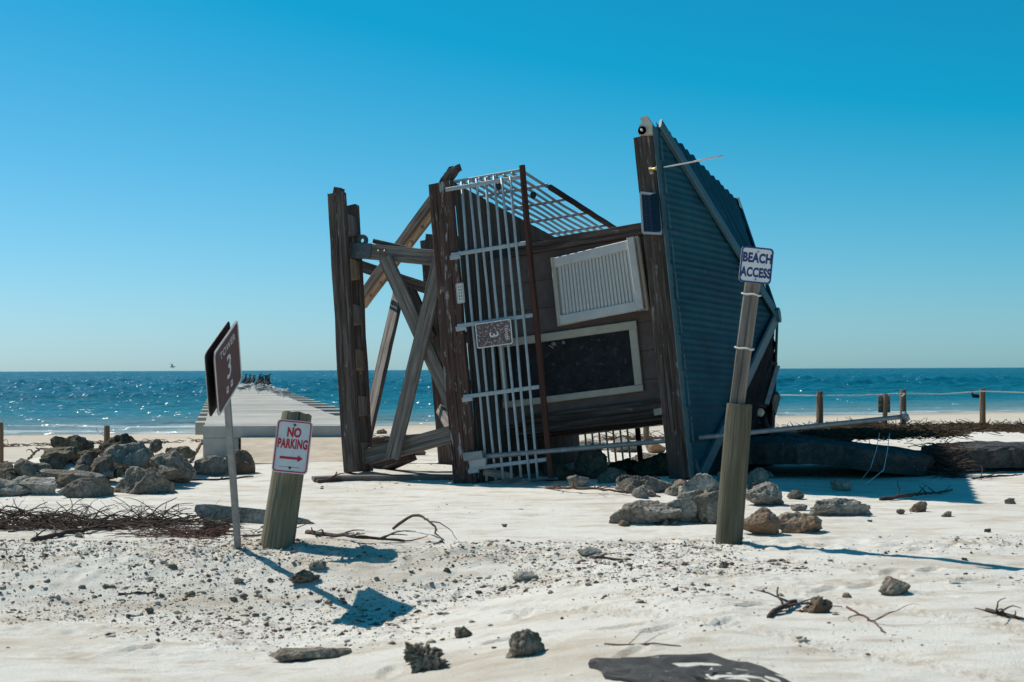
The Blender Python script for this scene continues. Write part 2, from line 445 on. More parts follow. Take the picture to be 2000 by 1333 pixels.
# ------------------------------------------------------------------ mesh helpers
def tag(o, label=None, cat=None, group=None, kind=None):
    if label: o['label'] = label
    if cat: o['category'] = cat
    if group: o['group'] = group
    if kind: o['kind'] = kind
    return o

def link(name, mesh, mat, parent=None, mw=None, smooth_shade=False):
    o = bpy.data.objects.new(name, mesh)
    COL.objects.link(o)
    if mat is not None and not mesh.materials:
        mesh.materials.append(M[mat] if isinstance(mat, str) else mat)
    if smooth_shade:
        mesh.polygons.foreach_set('use_smooth', [True] * len(mesh.polygons))
    if parent is not None: o.parent = parent
    if mw is not None: o.matrix_basis = mw
    return o

def empty(name, loc=(0, 0, 0), rot=None):
    o = bpy.data.objects.new(name, None)
    COL.objects.link(o)
    o.empty_display_size = 0.2
    if rot is not None: o.matrix_basis = Matrix.Translation(loc) @ rot.to_4x4()
    else: o.location = loc
    return o

def pydata(name, v, f):
    me = bpy.data.meshes.new(name); me.from_pydata(v, [], f); me.update(); return me

def basis(p0, p1, ref):
    """matrix with x from p0 to p1, y as near ref as can be, origin in the middle"""
    p0, p1 = Vector(p0), Vector(p1)
    x = (p1 - p0); L = x.length; x.normalize()
    r = Vector(ref)
    y = r - x * r.dot(x)
    if y.length < 1e-5:
        r = Vector((0.31, 0.77, 0.55)); y = r - x * r.dot(x)
    y.normalize(); z = x.cross(y)
    m = Matrix((x, y, z)).transposed().to_4x4()
    m.translation = (p0 + p1) / 2
    return m, L

def box_mesh(name, L, w, h, cham=0.008, seg=1, jit=0.0, seed=0):
    """bar along x, chamfered cross-section w (y) by h (z)"""
    rnd = random.Random(seed)
    c = min(cham, w * 0.3, h * 0.3)
    a, b = w / 2, h / 2
    prof = [(-a + c, -b), (a - c, -b), (a, -b + c), (a, b - c), (a - c, b), (-a + c, b), (-a, b - c), (-a, -b + c)]
    v, f = [], []
    for i in range(seg + 1):
        x = -L / 2 + L * i / seg
        dy, dz = rnd.uniform(-jit, jit), rnd.uniform(-jit, jit)
        for (y, z) in prof:
            v.append((x + (rnd.uniform(-jit, jit) * 2 if i in (0, seg) else 0), y + dy + rnd.uniform(-jit, jit) * 0.6, z + dz + rnd.uniform(-jit, jit) * 0.6))
    for i in range(seg):
        for k in range(8):
            k2 = (k + 1) % 8
            f.append((i * 8 + k, (i + 1) * 8 + k, (i + 1) * 8 + k2, i * 8 + k2))
    f.append(tuple(range(8))); f.append(tuple(reversed(range(seg * 8, seg * 8 + 8))))
    return pydata(name, v, f)

def beam(name, p0, p1, w, h, mat, parent=None, ref=(0, 1, 0), cham=0.008, jit=0.003, seg=None):
    mw, L = basis(p0, p1, ref)
    if seg is None: seg = max(1, int(L / 0.35)) if jit else 1
    me = box_mesh(name, L, w, h, cham, seg, jit, random.randint(0, 99999))
    return link(name, me, mat, parent, mw)

def tube_data(pts, radii, sides=8, v=None, f=None, cap=True):
    if v is None: v, f = [], []
    n0 = len(v)
    pts = [Vector(p) for p in pts]
    if not hasattr(radii, '__len__'): radii = [radii] * len(pts)
    prev = None
    for i, p in enumerate(pts):
        t = (pts[min(i + 1, len(pts) - 1)] - pts[max(i - 1, 0)])
        if t.length < 1e-9: t = Vector((0, 0, 1))
        t.normalize()
        if prev is None:
            a = Vector((0, 0, 1)) if abs(t.z) < 0.9 else Vector((1, 0, 0))
            prev = (a - t * a.dot(t)).normalized()
        else:
            q = prev - t * prev.dot(t)
            prev = q.normalized() if q.length > 1e-6 else prev
        b = t.cross(prev)
        for k in range(sides):
            an = 2 * math.pi * k / sides
            v.append(tuple(p + (prev * math.cos(an) + b * math.sin(an)) * radii[i]))
    for i in range(len(pts) - 1):
        for k in range(sides):
            k2 = (k + 1) % sides
            f.append((n0 + i * sides + k, n0 + i * sides + k2, n0 + (i + 1) * sides + k2, n0 + (i + 1) * sides + k))
    if cap:
        f.append(tuple(n0 + k for k in reversed(range(sides))))
        f.append(tuple(n0 + (len(pts) - 1) * sides + k for k in range(sides)))
    return v, f

def tube(name, pts, radii, mat, parent=None, sides=10, smooth_shade=True):
    v, f = tube_data(pts, radii, sides)
    return link(name, pydata(name, v, f), mat, parent, None, smooth_shade)

def rod(name, p0, p1, r, mat, parent=None, sides=10):
    """straight round bar with its own local x axis"""
    mw, L = basis(p0, p1, (0, 1, 0))
    v, f = tube_data([(-L / 2, 0, 0), (L / 2, 0, 0)], r, sides)
    me = pydata(name, v, f)
    o = link(name, me, mat, parent, mw, True)
    return o

def rounded_plate(name, w, h, t, rad, mat, parent=None, mw=None, seg=6, hole=None):
    """plate in local xz, thickness along y, front at -y; with hole=(w,h,rad): a frame"""
    def loop(w, h, rad):
        pts = []
        for cxs, czs, a0 in ((1, 1, 0), (-1, 1, 90), (-1, -1, 180), (1, -1, 270)):
            for k in range(seg + 1):
                a = math.radians(a0 + 90 * k / seg)
                pts.append((cxs * (w / 2 - rad) + rad * math.cos(a), czs * (h / 2 - rad) + rad * math.sin(a)))
        return pts
    o = loop(w, h, rad); n = len(o)
    v = [(x, -t / 2, z) for x, z in o] + [(x, t / 2, z) for x, z in o]
    f = [(i, (i + 1) % n, n + (i + 1) % n, n + i) for i in range(n)]
    if hole:
        q = loop(*hole)
        v += [(x, -t / 2, z) for x, z in q] + [(x, t / 2, z) for x, z in q]
        for i in range(n):
            j = (i + 1) % n
            f.append((i, 2 * n + i, 2 * n + j, j))
            f.append((n + i, n + j, 3 * n + j, 3 * n + i))
            f.append((2 * n + i, 3 * n + i, 3 * n + j, 2 * n + j))
    else:
        f.append(tuple(range(n))); f.append(tuple(reversed(range(n, 2 * n))))
    return link(name, pydata(name, v, f), mat, parent, mw)

def text(name, body, height, mat, parent, mw, xs=1.0, weight=0.0, shear=0.0, depth=0.0012, spacing=1.0):
    """flat lettering in local xz (reads from -y), centred"""
    cu = bpy.data.curves.new(name, 'FONT'); cu.body = body; cu.size = 1.0
    cu.align_x = 'CENTER'; cu.align_y = 'CENTER'; cu.offset = weight; cu.shear = shear
    cu.extrude = 0.0; cu.resolution_u = 4; cu.space_character = spacing
    ob = bpy.data.objects.new(name, cu); COL.objects.link(ob)
    dg = bpy.context.evaluated_depsgraph_get()
    me = bpy.data.meshes.new_from_object(ob.evaluated_get(dg))
    bpy.data.objects.remove(ob); me.name = name
    zs = [q.co.y for q in me.vertices]; xs_ = [q.co.x for q in me.vertices]
    k = height / (max(zs) - min(zs)); zc = (max(zs) + min(zs)) / 2; xc = (max(xs_) + min(xs_)) / 2
    for q in me.vertices:
        q.co = ((q.co.x - xc) * k * xs, 0.0, (q.co.y - zc) * k)
    me.materials.clear()
    return link(name, me, mat, parent, mw)

# ------------------------------------------------------------------ the setting: beach and sea
def axis(segments):
    out = []
    for a, b, st in segments:
        n = max(1, int(round((b - a) / st)))
        out += [a + (b - a) * i / n for i in range(n)]
    out.append(segments[-1][1])
    return np.array(out)

gx = axis([(-90, -30, 4), (-30, -12, 0.6), (-12, -6.5, 0.16), (-6.5, -3.6, 0.06), (-3.6, 4.2, 0.028), (4.2, 8, 0.08), (8, 14, 0.25), (14, 36, 0.8), (36, 110, 4)])
gy = axis([(-40, 2, 3), (2, 6.5, 0.3), (6.5, 12.6, 0.024), (12.6, 16, 0.06), (16, 24, 0.12), (24, 36, 0.3), (36, 80, 0.9), (80, 140, 6)])
X, Y = np.meshgrid(gx, gy)
Z = ground(X, Y)
nx, ny = len(gx), len(gy)
me = bpy.data.meshes.new('beach_sand')
co = np.stack([X, Y, Z], -1).reshape(-1, 3)
me.vertices.add(len(co)); me.vertices.foreach_set('co', co.ravel())
idx = np.arange(nx * ny).reshape(ny, nx)
q = np.stack([idx[:-1, :-1], idx[:-1, 1:], idx[1:, 1:], idx[1:, :-1]], -1).reshape(-1, 4)
me.loops.add(q.size); me.loops.foreach_set('vertex_index', q.ravel())
me.polygons.add(len(q)); me.polygons.foreach_set('loop_start', np.arange(len(q)) * 4); me.polygons.foreach_set('loop_total', np.full(len(q), 4))
me.polygons.foreach_set('use_smooth', np.ones(len(q), bool))
me.update(); me.validate()
tag(link('beach_sand', me, 'sand'), kind='structure')
import bisect
GXL, GYL, ZL = gx.tolist(), gy.tolist(), Z.tolist()
def H(x, y):
    i = min(max(bisect.bisect_right(GXL, x) - 1, 0), nx - 2); j = min(max(bisect.bisect_right(GYL, y) - 1, 0), ny - 2)
    u = (x - GXL[i]) / (GXL[i + 1] - GXL[i]); v_ = (y - GYL[j]) / (GYL[j + 1] - GYL[j])
    a, b = ZL[j], ZL[j + 1]
    return (a[i] * (1 - u) + a[i + 1] * u) * (1 - v_) + (b[i] * (1 - u) + b[i + 1] * u) * v_

t_ = np.linspace(1 / 38.0, 1 / 2600.0, 330)
sea_y = np.concatenate([1 / t_, [4000, 8000, 16000]])
tx = np.concatenate([np.linspace(-2.2, -0.5, 12), np.linspace(-0.48, 0.48, 520), np.linspace(0.5, 2.2, 12)])
SX = tx[None, :] * (sea_y[:, None] + 12); SY = np.repeat(sea_y[:, None], len(tx), 1)
dy_ = np.gradient(sea_y)[:, None]
amp_ = 0.018 + 0.060 * smooth((-shore(SX, SY) - 1.0) / 45.0)
amp_ = amp_ * np.clip(dy_ / 0.35, 1.0, 7.0)
SZ = -0.42 + amp_ * (0.7 * fbm(SX * 0.55, SY * 1.25, 1.0, 3) + 0.6 * noise3(SX * 0.16, SY * 0.45, 4.0))
SZ[-6:] = -0.42
br = shore(SX, SY) + 4.5 + 1.4 * noise3(SX * 0.10, 1.0, 2.0)          # one small breaker off the beach
SZ = SZ + 0.11 * np.exp(-(br / 0.9) ** 2) * smooth(noise3(SX * 0.13, 7.0, 2.0) + 0.6)
nsx = len(tx); nsy = len(sea_y)
me = bpy.data.meshes.new('sea')
co = np.stack([SX, SY, SZ], -1).reshape(-1, 3)
me.vertices.add(len(co)); me.vertices.foreach_set('co', co.ravel())
idx = np.arange(nsx * nsy).reshape(nsy, nsx)
q = np.stack([idx[:-1, :-1], idx[:-1, 1:], idx[1:, 1:], idx[1:, :-1]], -1).reshape(-1, 4)
me.loops.add(q.size); me.loops.foreach_set('vertex_index', q.ravel())
me.polygons.add(len(q)); me.polygons.foreach_set('loop_start', np.arange(len(q)) * 4); me.polygons.foreach_set('loop_total', np.full(len(q), 4))
me.polygons.foreach_set('use_smooth', np.ones(len(q), bool))
me.update(); me.validate()
tag(link('sea', me, 'water'), kind='structure')

# ------------------------------------------------------------------ the fallen tower
TW_R = Matrix(((0.935434632660212, 0.34304260740692266, -0.08534528413048934),
               (-0.3318739335741206, 0.9353772553757995, 0.12218462399040458),
               (0.12174456962794772, -0.08597185370280377, 0.9888311787848366)))
TW_T = Vector((-0.57004762, 18.80777539, 1.99418575))
# local axes of the tower as it once stood: x = up, y = front to back, z = side to side
tower = empty('lifeguard_tower', TW_T, TW_R)
tag(tower, 'wrecked timber lifeguard tower toppled on its side, teal metal roof pointing away from its legs', 'tower')

def PL(px, py, F):
    d = ray(px, py); n = TW_R.col[1]
    k = (F - n.dot(CAMPOS - TW_T)) / n.dot(d)
    return TW_R.transposed() @ (CAMPOS + d * k - TW_T)

def tb(name, p0, p1, w, h, mat, ref=(0, 1, 0), parent=None, **kw):
    return beam(name, p0, p1, w, h, mat, parent or tower, ref, **kw)

def subpart(o, child):
    """hang child (placed in tower space) under part o"""
    child.parent = o
    child.matrix_basis = o.matrix_basis.inverted() @ child.matrix_basis
    return child

W2, DEP, HR = 2.03, 4.5, 0.95
# deck: planks laid side by side, rim boards, joists
nb = 31
pw = DEP / nb
shared = None
for i in range(nb):
    F = pw * (i + 0.5)
    mw, L = basis((-0.02 + 0.003 * math.sin(i * 2.3), F, -W2), (-0.02 + 0.003 * math.sin(i * 2.3), F, W2), (0, 1, 0))
    if shared is None: shared = box_mesh('deck_plank', 2 * W2, pw - 0.009, 0.04, 0.006, 10, 0.0015, 3)
    link('deck_plank', shared, 'deck', tower, mw)
tb('rim_board', (-0.20, -0.055, -W2 - 0.03), (-0.20, -0.055, W2 + 0.03), 0.10, 0.33, 'wood_rim', jit=0.005)
tb('rim_board', (-0.20, DEP + 0.055, -W2), (-0.20, DEP + 0.055, W2), 0.10, 0.30, 'wood_rim')
tb('rim_board', (-0.20, 0.02, W2 - 0.05), (-0.20, DEP, W2 - 0.05), 0.10, 0.29, 'wood_dark', (0, 0, 1))
tb('rim_board', (-0.20, 0.02, -W2 + 0.05), (-0.20, DEP, -W2 + 0.05), 0.10, 0.29, 'wood_dark', (0, 0, 1))
for s in (-1.3, -0.65, 0, 0.65, 1.3):
    tb('joist', (-0.19, 0.0, s), (-0.19, DEP, s), 0.05, 0.27, 'wood_dark', (0, 0, 1), jit=0.002)
# split timber stub on the upper corner
tb('broken_beam_end', (-0.33, 0.12, W2 - 0.06), (-0.02, 0.02, W2 + 0.19), 0.11, 0.12, 'wood_dark', jit=0.012, seg=4)
tb('broken_beam_end', (-0.12, 0.05, W2 + 0.13), (0.06, -0.02, W2 + 0.22), 0.10, 0.09, 'wood_dark', jit=0.014, seg=3)

# railings
SP = [1.93, 1.04, 0.08, -0.86, -1.80]
bars_u = [0.10 + 0.117 * k for k in range(7)]
for k, s in enumerate(SP):
    tb('rail_post', (-0.10, -0.135, s), (HR - 0.01, -0.045, s + 0.015), 0.035, 0.052, 'alu', jit=0.0)
    if k:
        tb('post_bracket', (-0.12, -0.13, s - 0.035), (0.02, -0.125, s - 0.033), 0.05, 0.06, 'alu', jit=0.002)
for k, u in enumerate(bars_u):
    pts = [(u + 0.006 * math.sin(k * 1.7 + j), -0.075 + 0.012 * math.sin(k * 2.1 + j * 0.9), -W2 + (0.05 if k < 5 else 0.0) + (2 * W2 - 0.06) * j / 8) for j in range(9)]
    tube('railing_bar', pts, 0.019, 'alu', tower, 8)
rail = tb('top_rail', (HR + 0.02, -0.06, -W2 + 0.0), (HR + 0.02, -0.06, W2 + 0.06), 0.05, 0.075, 'wood_red', jit=0.003)
# upper side railing, reaching back over the deck
for k, u in enumerate(bars_u):
    pts = [(u, 0.0 + (DEP - 0.1) * j / 8, W2 + 0.01 * math.sin(j * 1.3 + k)) for j in range(9)]
    tube('railing_bar', pts, 0.019, 'alu', tower, 8)
for F in (0.04, 1.02, 2.0, 3.05, 4.1):
    tb('rail_post', (-0.06, F, W2 + 0.035), (HR + 0.01, F, W2 + 0.03), 0.05, 0.036, 'alu', jit=0.0)
tb('top_rail', (HR + 0.02, 1.08, W2 + 0.01), (HR + 0.02, DEP, W2 + 0.01), 0.075, 0.06, 'wood_red', (0, 0, 1))
rod('rail_tie', (HR - 0.02, 0.0, W2 + 0.02), (HR - 0.02, 1.1, W2 + 0.02), 0.02, 'alu', tower)
for u, F in ((0.52, 0.98), (0.30, 0.20)):
    bm = bmesh.new(); bmesh.ops.create_uvsphere(bm, u_segments=10, v_segments=8, radius=0.055)
    for q in bm.verts: q.co.x *= 0.8; q.co.z *= 1.2 if q.co.z < 0 else 0.6
    me = bpy.data.meshes.new('dome_camera'); bm.to_mesh(me); bm.free()
    link('dome_camera', me, 'black', tower, Matrix.Translation((u + 0.2, F + 0.1, W2 - 0.05)), True)
# railing of the far side
for u in bars_u:
    rod('railing_bar', (u, DEP, -W2), (u, DEP, W2), 0.017, 'alu', tower, 8)
tb('top_rail', (HR + 0.02, DEP, -W2), (HR + 0.02, DEP, W2), 0.05, 0.08, 'wood_red')
for s in (1.8, 0.9, 0, -0.9, -1.9):
    tb('rail_post', (-0.05, DEP + 0.035, s), (HR, DEP + 0.035, s), 0.035, 0.05, 'alu', jit=0)
# lower side railing, half sunk in the sand
for u in bars_u[::2]:
    rod('railing_bar', (u, 0.0, -W2 + 0.02), (u, DEP, -W2 + 0.02), 0.019, 'alu', tower, 8)

# cabin
F0, F1, SA, SB, UC = 0.98, 3.75, -1.20, 1.12, 2.50
def siding_wall(p_of, a0, a1, step, skip=None):
    """boards standing along x, one object each; p_of(a) gives the foot"""
    n = int(round((a1 - a0) / step))
    for i in range(n):
        a = a0 + (a1 - a0) * (i + 0.5) / n
        yield i, a, (a1 - a0) / n
for i, a, st in siding_wall(None, SA, SB, 0.40):
    if -0.95 < a < -0.05:                      # above the door only
        tb('siding_board', (2.02, F0 + 0.02, a), (UC, F0 + 0.02, a), 0.03, st - 0.004, 'siding', jit=0.0, cham=0.004)
    else:
        tb('siding_board', (0.0, F0 + 0.02, a), (UC, F0 + 0.02, a), 0.03, st - 0.004, 'siding', jit=0.0, cham=0.004)
for i, a, st in siding_wall(None, F0 + 0.04, F1, 0.40):
    for s in (SA - 0.02, SB + 0.02):
        tb('siding_board', (0.0, a, s), (UC, a, s), 0.03, st - 0.004, 'siding', (0, 0, 1), jit=0.0, cham=0.004)
for i, a, st in siding_wall(None, SA, SB, 0.40):
    tb('siding_board', (0.0, F1, a), (UC, F1, a), 0.03, st - 0.004, 'siding', jit=0.0, cham=0.004)
# frame timbers of the cabin
tb('wall_beam', (0.35, F0 - 0.03, 1.20), (UC - 0.02, F0 - 0.03, 1.20), 0.12, 0.17, 'wood_dark', jit=0.004)
tb('wall_beam', (0.35, F0 - 0.03, -1.22), (UC - 0.15, F0 - 0.03, -1.22), 0.12, 0.22, 'wood_dark', jit=0.004)
tb('wall_beam', (1.25, F0 + 1.1, 1.33), (UC - 0.03, F0 + 1.1, 1.36), 0.10, 0.10, 'wood_grey', jit=0.004)
tb('corner_post', (2.36, F0 - 0.05, -1.35), (2.36, F0 - 0.05, 1.30), 0.10, 0.16, 'siding', jit=0.002)
o = rod('roof_strut', (2.42, F0 + 0.2, 1.15), (2.44, F0 + 0.25, 1.78), 0.07, 'wood_grey', tower, 12)

# door: frame, panel, knob, deadbolt
door = tb('door', (0.10, F0 - 0.002, -0.49), (1.97, F0 - 0.002, -0.49), 0.03, 0.80, 'door', jit=0.0)
dz0, dz1 = -0.965, -0.015
for args in ((((0.05, F0 - 0.03, dz1 - 0.055), (2.04, F0 - 0.03, dz1 - 0.055)), 0.11), (((0.05, F0 - 0.03, dz0 + 0.045), (2.04, F0 - 0.03, dz0 + 0.045)), 0.09)):
    subpart(door, tb('door_frame', args[0][0], args[0][1], 0.06, args[1], 'beige', jit=0.0))
subpart(door, tb('door_frame', (1.985, F0 - 0.032, dz0 + 0.092), (1.985, F0 - 0.032, dz1 - 0.112), 0.056, 0.11, 'beige', jit=0.0))
subpart(door, tb('door_frame', (0.09, F0 - 0.032, dz0 + 0.092), (0.09, F0 - 0.032, dz1 - 0.112), 0.056, 0.075, 'beige', jit=0.0))
for u, r in ((0.86, 0.032), (1.0, 0.026)):
    subpart(door, rod('knob' if u < 0.9 else 'deadbolt', (u, F0 - 0.07, -0.175), (u, F0 + 0.0, -0.175), r, 'galv', tower, 14))
subpart(door, tb('lever', (0.80, F0 - 0.075, -0.19), (0.86, F0 - 0.07, -0.235), 0.018, 0.02, 'galv', jit=0))

# roll-down shutter, hanging a little open and skewed
sh = empty('shutter_temp')
c4 = [PL(1078, 505, 0.82), PL(1246, 464, 0.78), PL(1266, 605, 0.78), PL(1091, 637, 0.82)]
def sp(u, v_):
    return c4[0].lerp(c4[1], u).lerp(c4[3].lerp(c4[2], u), v_)
bpy.data.objects.remove(sh)
shutter = tb('shutter', sp(0.0, 0.5) + Vector((0.03, 0.05, 0)), sp(1.0, 0.5) + Vector((-0.03, 0.05, 0)), 0.03, 0.93, 'cream', jit=0)
subpart(shutter, tb('shutter_frame', sp(0.02, 0.075), sp(0.93, 0.075), 0.06, 0.13, 'cream', jit=0))
subpart(shutter, tb('shutter_frame', sp(0.02, 0.925), sp(0.93, 0.925), 0.06, 0.13, 'cream', jit=0))
subpart(shutter, tb('shutter_frame', sp(0.015, -0.005), sp(0.015, 1.005), 0.064, 0.06, 'beige', jit=0))
subpart(shutter, tb('shutter_frame', sp(0.935, 0.0) + Vector((0, -0.05, 0)), sp(0.935, 1.0) + Vector((0, -0.05, 0)), 0.13, 0.10, 'cream', jit=0))
subpart(shutter, tb('shutter_frame', sp(0.995, -0.01), sp(0.995, 1.01), 0.09, 0.045, 'beige', jit=0))
ns = 21
for i in range(ns):
    u = 0.055 + 0.83 * (i + 0.5) / ns
    subpart(shutter, tb('slat', sp(u, 0.14) + Vector((0, 0.012, 0)), sp(u, 0.86) + Vector((0, 0.012, 0)), 0.02, 0.041, 'cream', jit=0, cham=0.009))
# louvred vent under the cabin's low side
vent = tb('louvre_panel', PL(1143, 829, 0.95), PL(1268, 815, 0.95), 0.05, 0.03, 'siding', jit=0)
subpart(vent, tb('louvre_frame', PL(1143, 814, 0.93), PL(1270, 799, 0.93), 0.06, 0.05, 'beige', jit=0))
for i in range(15):
    u = i / 14
    a = PL(1150 + 115 * u, 818 - 13.5 * u, 0.9); b = PL(1150 + 115 * u, 826 - 13.5 * u, 1.25)
    subpart(vent, tb('louvre_slat', a, b, 0.028, 0.008, 'beige', (1, 0, 0), jit=0))
tb('trim_board', PL(1278, 806, 0.9), PL(1312, 800, 0.9), 0.05, 0.09, 'beige', jit=0)
tb('floor_board', (0.25, 1.0, -1.34), (2.3, 1.05, -1.36), 0.25, 0.04, 'wood_dark', jit=0.003)
tb('floor_board', (0.25, 1.4, -1.36), (2.3, 1.45, -1.36), 0.25, 0.04, 'wood_dark', jit=0.003)

# roof: headers, soffit, corrugated panels on four slopes, hips, fascias
RF0, RF1, RS, UE, UP = -0.16, 4.90, 2.24, 2.86, 3.63
RFC = (RF0 + RF1) / 2
tb('header_beam', (2.655, 0.0, -RS + 0.03), (2.655, 0.0, RS - 0.05), 0.14, 0.30, 'wood_dark', jit=0.005)
tb('header_beam', (2.655, RF1 - 0.25, -RS + 0.03), (2.655, RF1 - 0.25, RS - 0.05), 0.14, 0.29, 'wood_dark')
for s in (-1, 1):
    tb('header_beam', (2.65, 0.10, s * (RS - 0.17)), (2.65, RF1 - 0.34, s * (RS - 0.17)), 0.12, 0.27, 'wood_dark', (0, 0, 1))
tb('soffit_panel', (2.815, RF0 + 0.08, 0), (2.815, RF1 - 0.08, 0), 2 * RS - 0.1, 0.02, 'soffit', (0, 0, 1), jit=0)
tb('fascia', (UE - 0.02, RF0 + 0.0, -RS), (UE - 0.02, RF0 + 0.0, RS), 0.035, 0.10, 'roof_trim', jit=0)
tb('fascia', (UE - 0.02, RF1 - 0.02, -RS), (UE - 0.02, RF1 - 0.02, RS), 0.035, 0.10, 'roof_trim', jit=0)
for s in (-1, 1):
    tb('fascia', (UE - 0.02, RF0 + 0.03, s * (RS - 0.02)), (UE - 0.02, RF1 - 0.05, s * (RS - 0.02)), 0.035, 0.10, 'roof_trim', (0, 0, 1), jit=0)

def roof_face(half, run, origin, e_s, e_in, pitch=0.086, amp=0.0035, pan=0.45, mat='roof'):
    """triangular slope: e_s along the eave, e_in horizontally inwards; ribs run up the slope"""
    rise = UP - UE
    up = (e_in * run + Vector((rise, 0, 0)))
    T = up.length; up.normalize()
    nrm = e_s.cross(up)
    if nrm.x < 0: nrm = -nrm
    n = int(round(2 * half / pan))
    for i in range(n):
        s0 = -half + 2 * half * i / n; s1 = -half + 2 * half * (i + 1) / n
        m_ = max(8, int((s1 - s0) / pitch * 8))
        v, f = [], []
        rows = 8
        for k in range(m_ + 1):
            s = s0 + (s1 - s0) * k / m_ + (0.012 if k == m_ else 0)
            s = max(-half, min(half, s))
            tm = T * (1 - abs(s) / half)
            h = amp * math.sin(2 * math.pi * s / pitch) + 0.020 * (k / m_) + 0.016
            for r in range(rows):
                t = -0.06 + (tm + 0.06) * r / (rows - 1)
                p = origin + e_s * s + up * t + nrm * (h + 0.012 * float(noise3(s * 1.7 + origin.y, t * 1.7, origin.z)) * (1 if r else 0.4))
                v.append(tuple(p)); v.append(tuple(p - nrm * 0.006))
        for k in range(m_):
            for r in range(rows - 1):
                a = (k * rows + r) * 2; b = ((k + 1) * rows + r) * 2
                f.append((a, b, b + 2, a + 2)); f.append((a + 1, a + 3, b + 3, b + 1))
            a = k * rows * 2; b = (k + 1) * rows * 2
            f.append((a, a + 1, b + 1, b))
        link('roof_panel', pydata('roof_panel', v, f), mat, tower, None, False)
eF, eS = Vector((0, 1, 0)), Vector((0, 0, 1))
roof_face(RS, RFC - RF0, Vector((UE, RF0, 0)), eS, eF)
roof_face(RS, RF1 - RFC, Vector((UE, RF1, 0)), eS, -eF)
hF = (RF1 - RF0) / 2
roof_face(hF, RS, Vector((UE, RFC, RS)), eF, -eS, 0.34, 0.022, 0.68)
roof_face(hF, RS, Vector((UE, RFC, -RS)), eF, eS, 0.34, 0.022, 0.68, 'dark_slope')  # low slope: near-black colour instead of the roof teal
apex = Vector((UP + 0.03, RFC, 0))
for sF, s in ((RF0, 1), (RF0, -1), (RF1, 1), (RF1, -1)):
    c = Vector((UE + 0.01, sF - (0.03 if sF < 1 else -0.03), s * (RS + 0.03)))
    hip = apex - c
    for nm, off, w_ in (('hip_cap', 0.035, 0.17),):
        tb(nm, c + Vector((off, 0, 0)), apex + Vector((off, 0, 0)), w_, 0.035, 'roof_trim', hip.cross(Vector((1, 0, 0))), jit=0, cham=0.012)
    tb('hip_bead', c + Vector((0.02, 0.0, 0)) + Vector((0, 0.02 if sF < 1 else -0.02, -s * 0.10)), apex + Vector((0.02, -0.10 if sF < 1 else 0.1, -s * 0.02)), 0.03, 0.03, 'roof_trim', jit=0)
tb('apex_cap', apex + Vector((-0.02, 0, 0)), apex + Vector((0.07, 0, 0)), 0.2, 0.2, 'roof_trim', jit=0, cham=0.05)

# fittings on the front header: horn, aerial, solar panel
def lathe(name, prof, mat, parent, mw, sides=20):
    v, f = [], []
    for (x, r) in prof:
        for k in range(sides):
            a = 2 * math.pi * k / sides
            v.append((x, r * math.cos(a), r * math.sin(a)))
    for i in range(len(prof) - 1):
        for k in range(sides):
            k2 = (k + 1) % sides
            f.append((i * sides + k, i * sides + k2, (i + 1) * sides + k2, (i + 1) * sides + k))
    f.append(tuple(reversed(range(sides)))); f.append(tuple((len(prof) - 1) * sides + k for k in range(sides)))
    return link(name, pydata(name, v, f), mat, parent, mw, True)
hb = PL(1262, 262, -0.09); ht = PL(1252, 228, -0.09)
# wedge-shaped siren body
prof2 = [(1246, 262), (1276, 262), (1274, 243), (1263, 226), (1249, 231), (1254, 240), (1248, 245), (1247, 252)]
pp = [PL(a, b, -0.16) for a, b in prof2]
n = len(pp)
horn = link('horn_speaker', pydata('horn_speaker', [tuple(q) for q in pp] + [tuple(q + Vector((0, 0.14, 0))) for q in pp],
            [tuple(range(n)), tuple(reversed(range(n, 2 * n)))] + [((i + 1) % n, i, n + i, n + (i + 1) % n) for i in range(n)]), 'horn', tower)
hc = PL(1255, 256, -0.165)
m1, _ = basis(hc + Vector((0, -0.03, 0)), hc + Vector((0, 0.02, 0)), (1, 0, 0))
hr_ = lathe('horn_mouth', [(-0.02, 0.055), (-0.02, 0.05), (0.02, 0.018), (0.022, 0.0)], 'black', tower, m1)
subpart(horn, hr_)
subpart(horn, rod('horn_driver', hc + Vector((0, -0.06, 0)), hc, 0.016, 'cream', tower))
a0, a1 = PL(1266, 333, -0.12), PL(1412, 305, -0.34)
aer = rod('aerial', a0.lerp(a1, 0.12), a1, 0.012, 'cream', tower)
subpart(aer, rod('aerial_sleeve', a0.lerp(a1, 0.02), a0.lerp(a1, 0.17), 0.02, plain_mat('brass', (0.50, 0.34, 0.11), 0.4, 0.8, 0.1), tower))
for k in (0.03, 0.13):
    q = a0.lerp(a1, k)
    subpart(aer, tb('aerial_clamp', q + Vector((0, 0.06, -0.04)), q + Vector((0, 0.0, 0.03)), 0.05, 0.02, 'alu', (1, 0, 0), jit=0))
sc = [PL(1251, 377, -0.20), PL(1284, 381, -0.17), PL(1292, 457, -0.20), PL(1256, 455, -0.23)]
def sq(u, v_): return sc[0].lerp(sc[1], u).lerp(sc[3].lerp(sc[2], u), v_)
sol = tb('solar_panel', sq(0.5, 0.02), sq(0.5, 0.98), 0.02, 0.24, 'solar', jit=0, cham=0.003)
for (a, b) in (((0, 0), (0, 1)), ((1, 0), (1, 1))):
    subpart(sol, tb('panel_frame', sq(*a), sq(*b), 0.035, 0.026, 'alu', jit=0, cham=0.003))
for (a, b) in (((0, 0), (1, 0)), ((0, 1), (1, 1))):
    subpart(sol, tb('panel_frame', sq(*a), sq(*b), 0.032, 0.03, 'alu', jit=0, cham=0.003))
bm = bmesh.new()
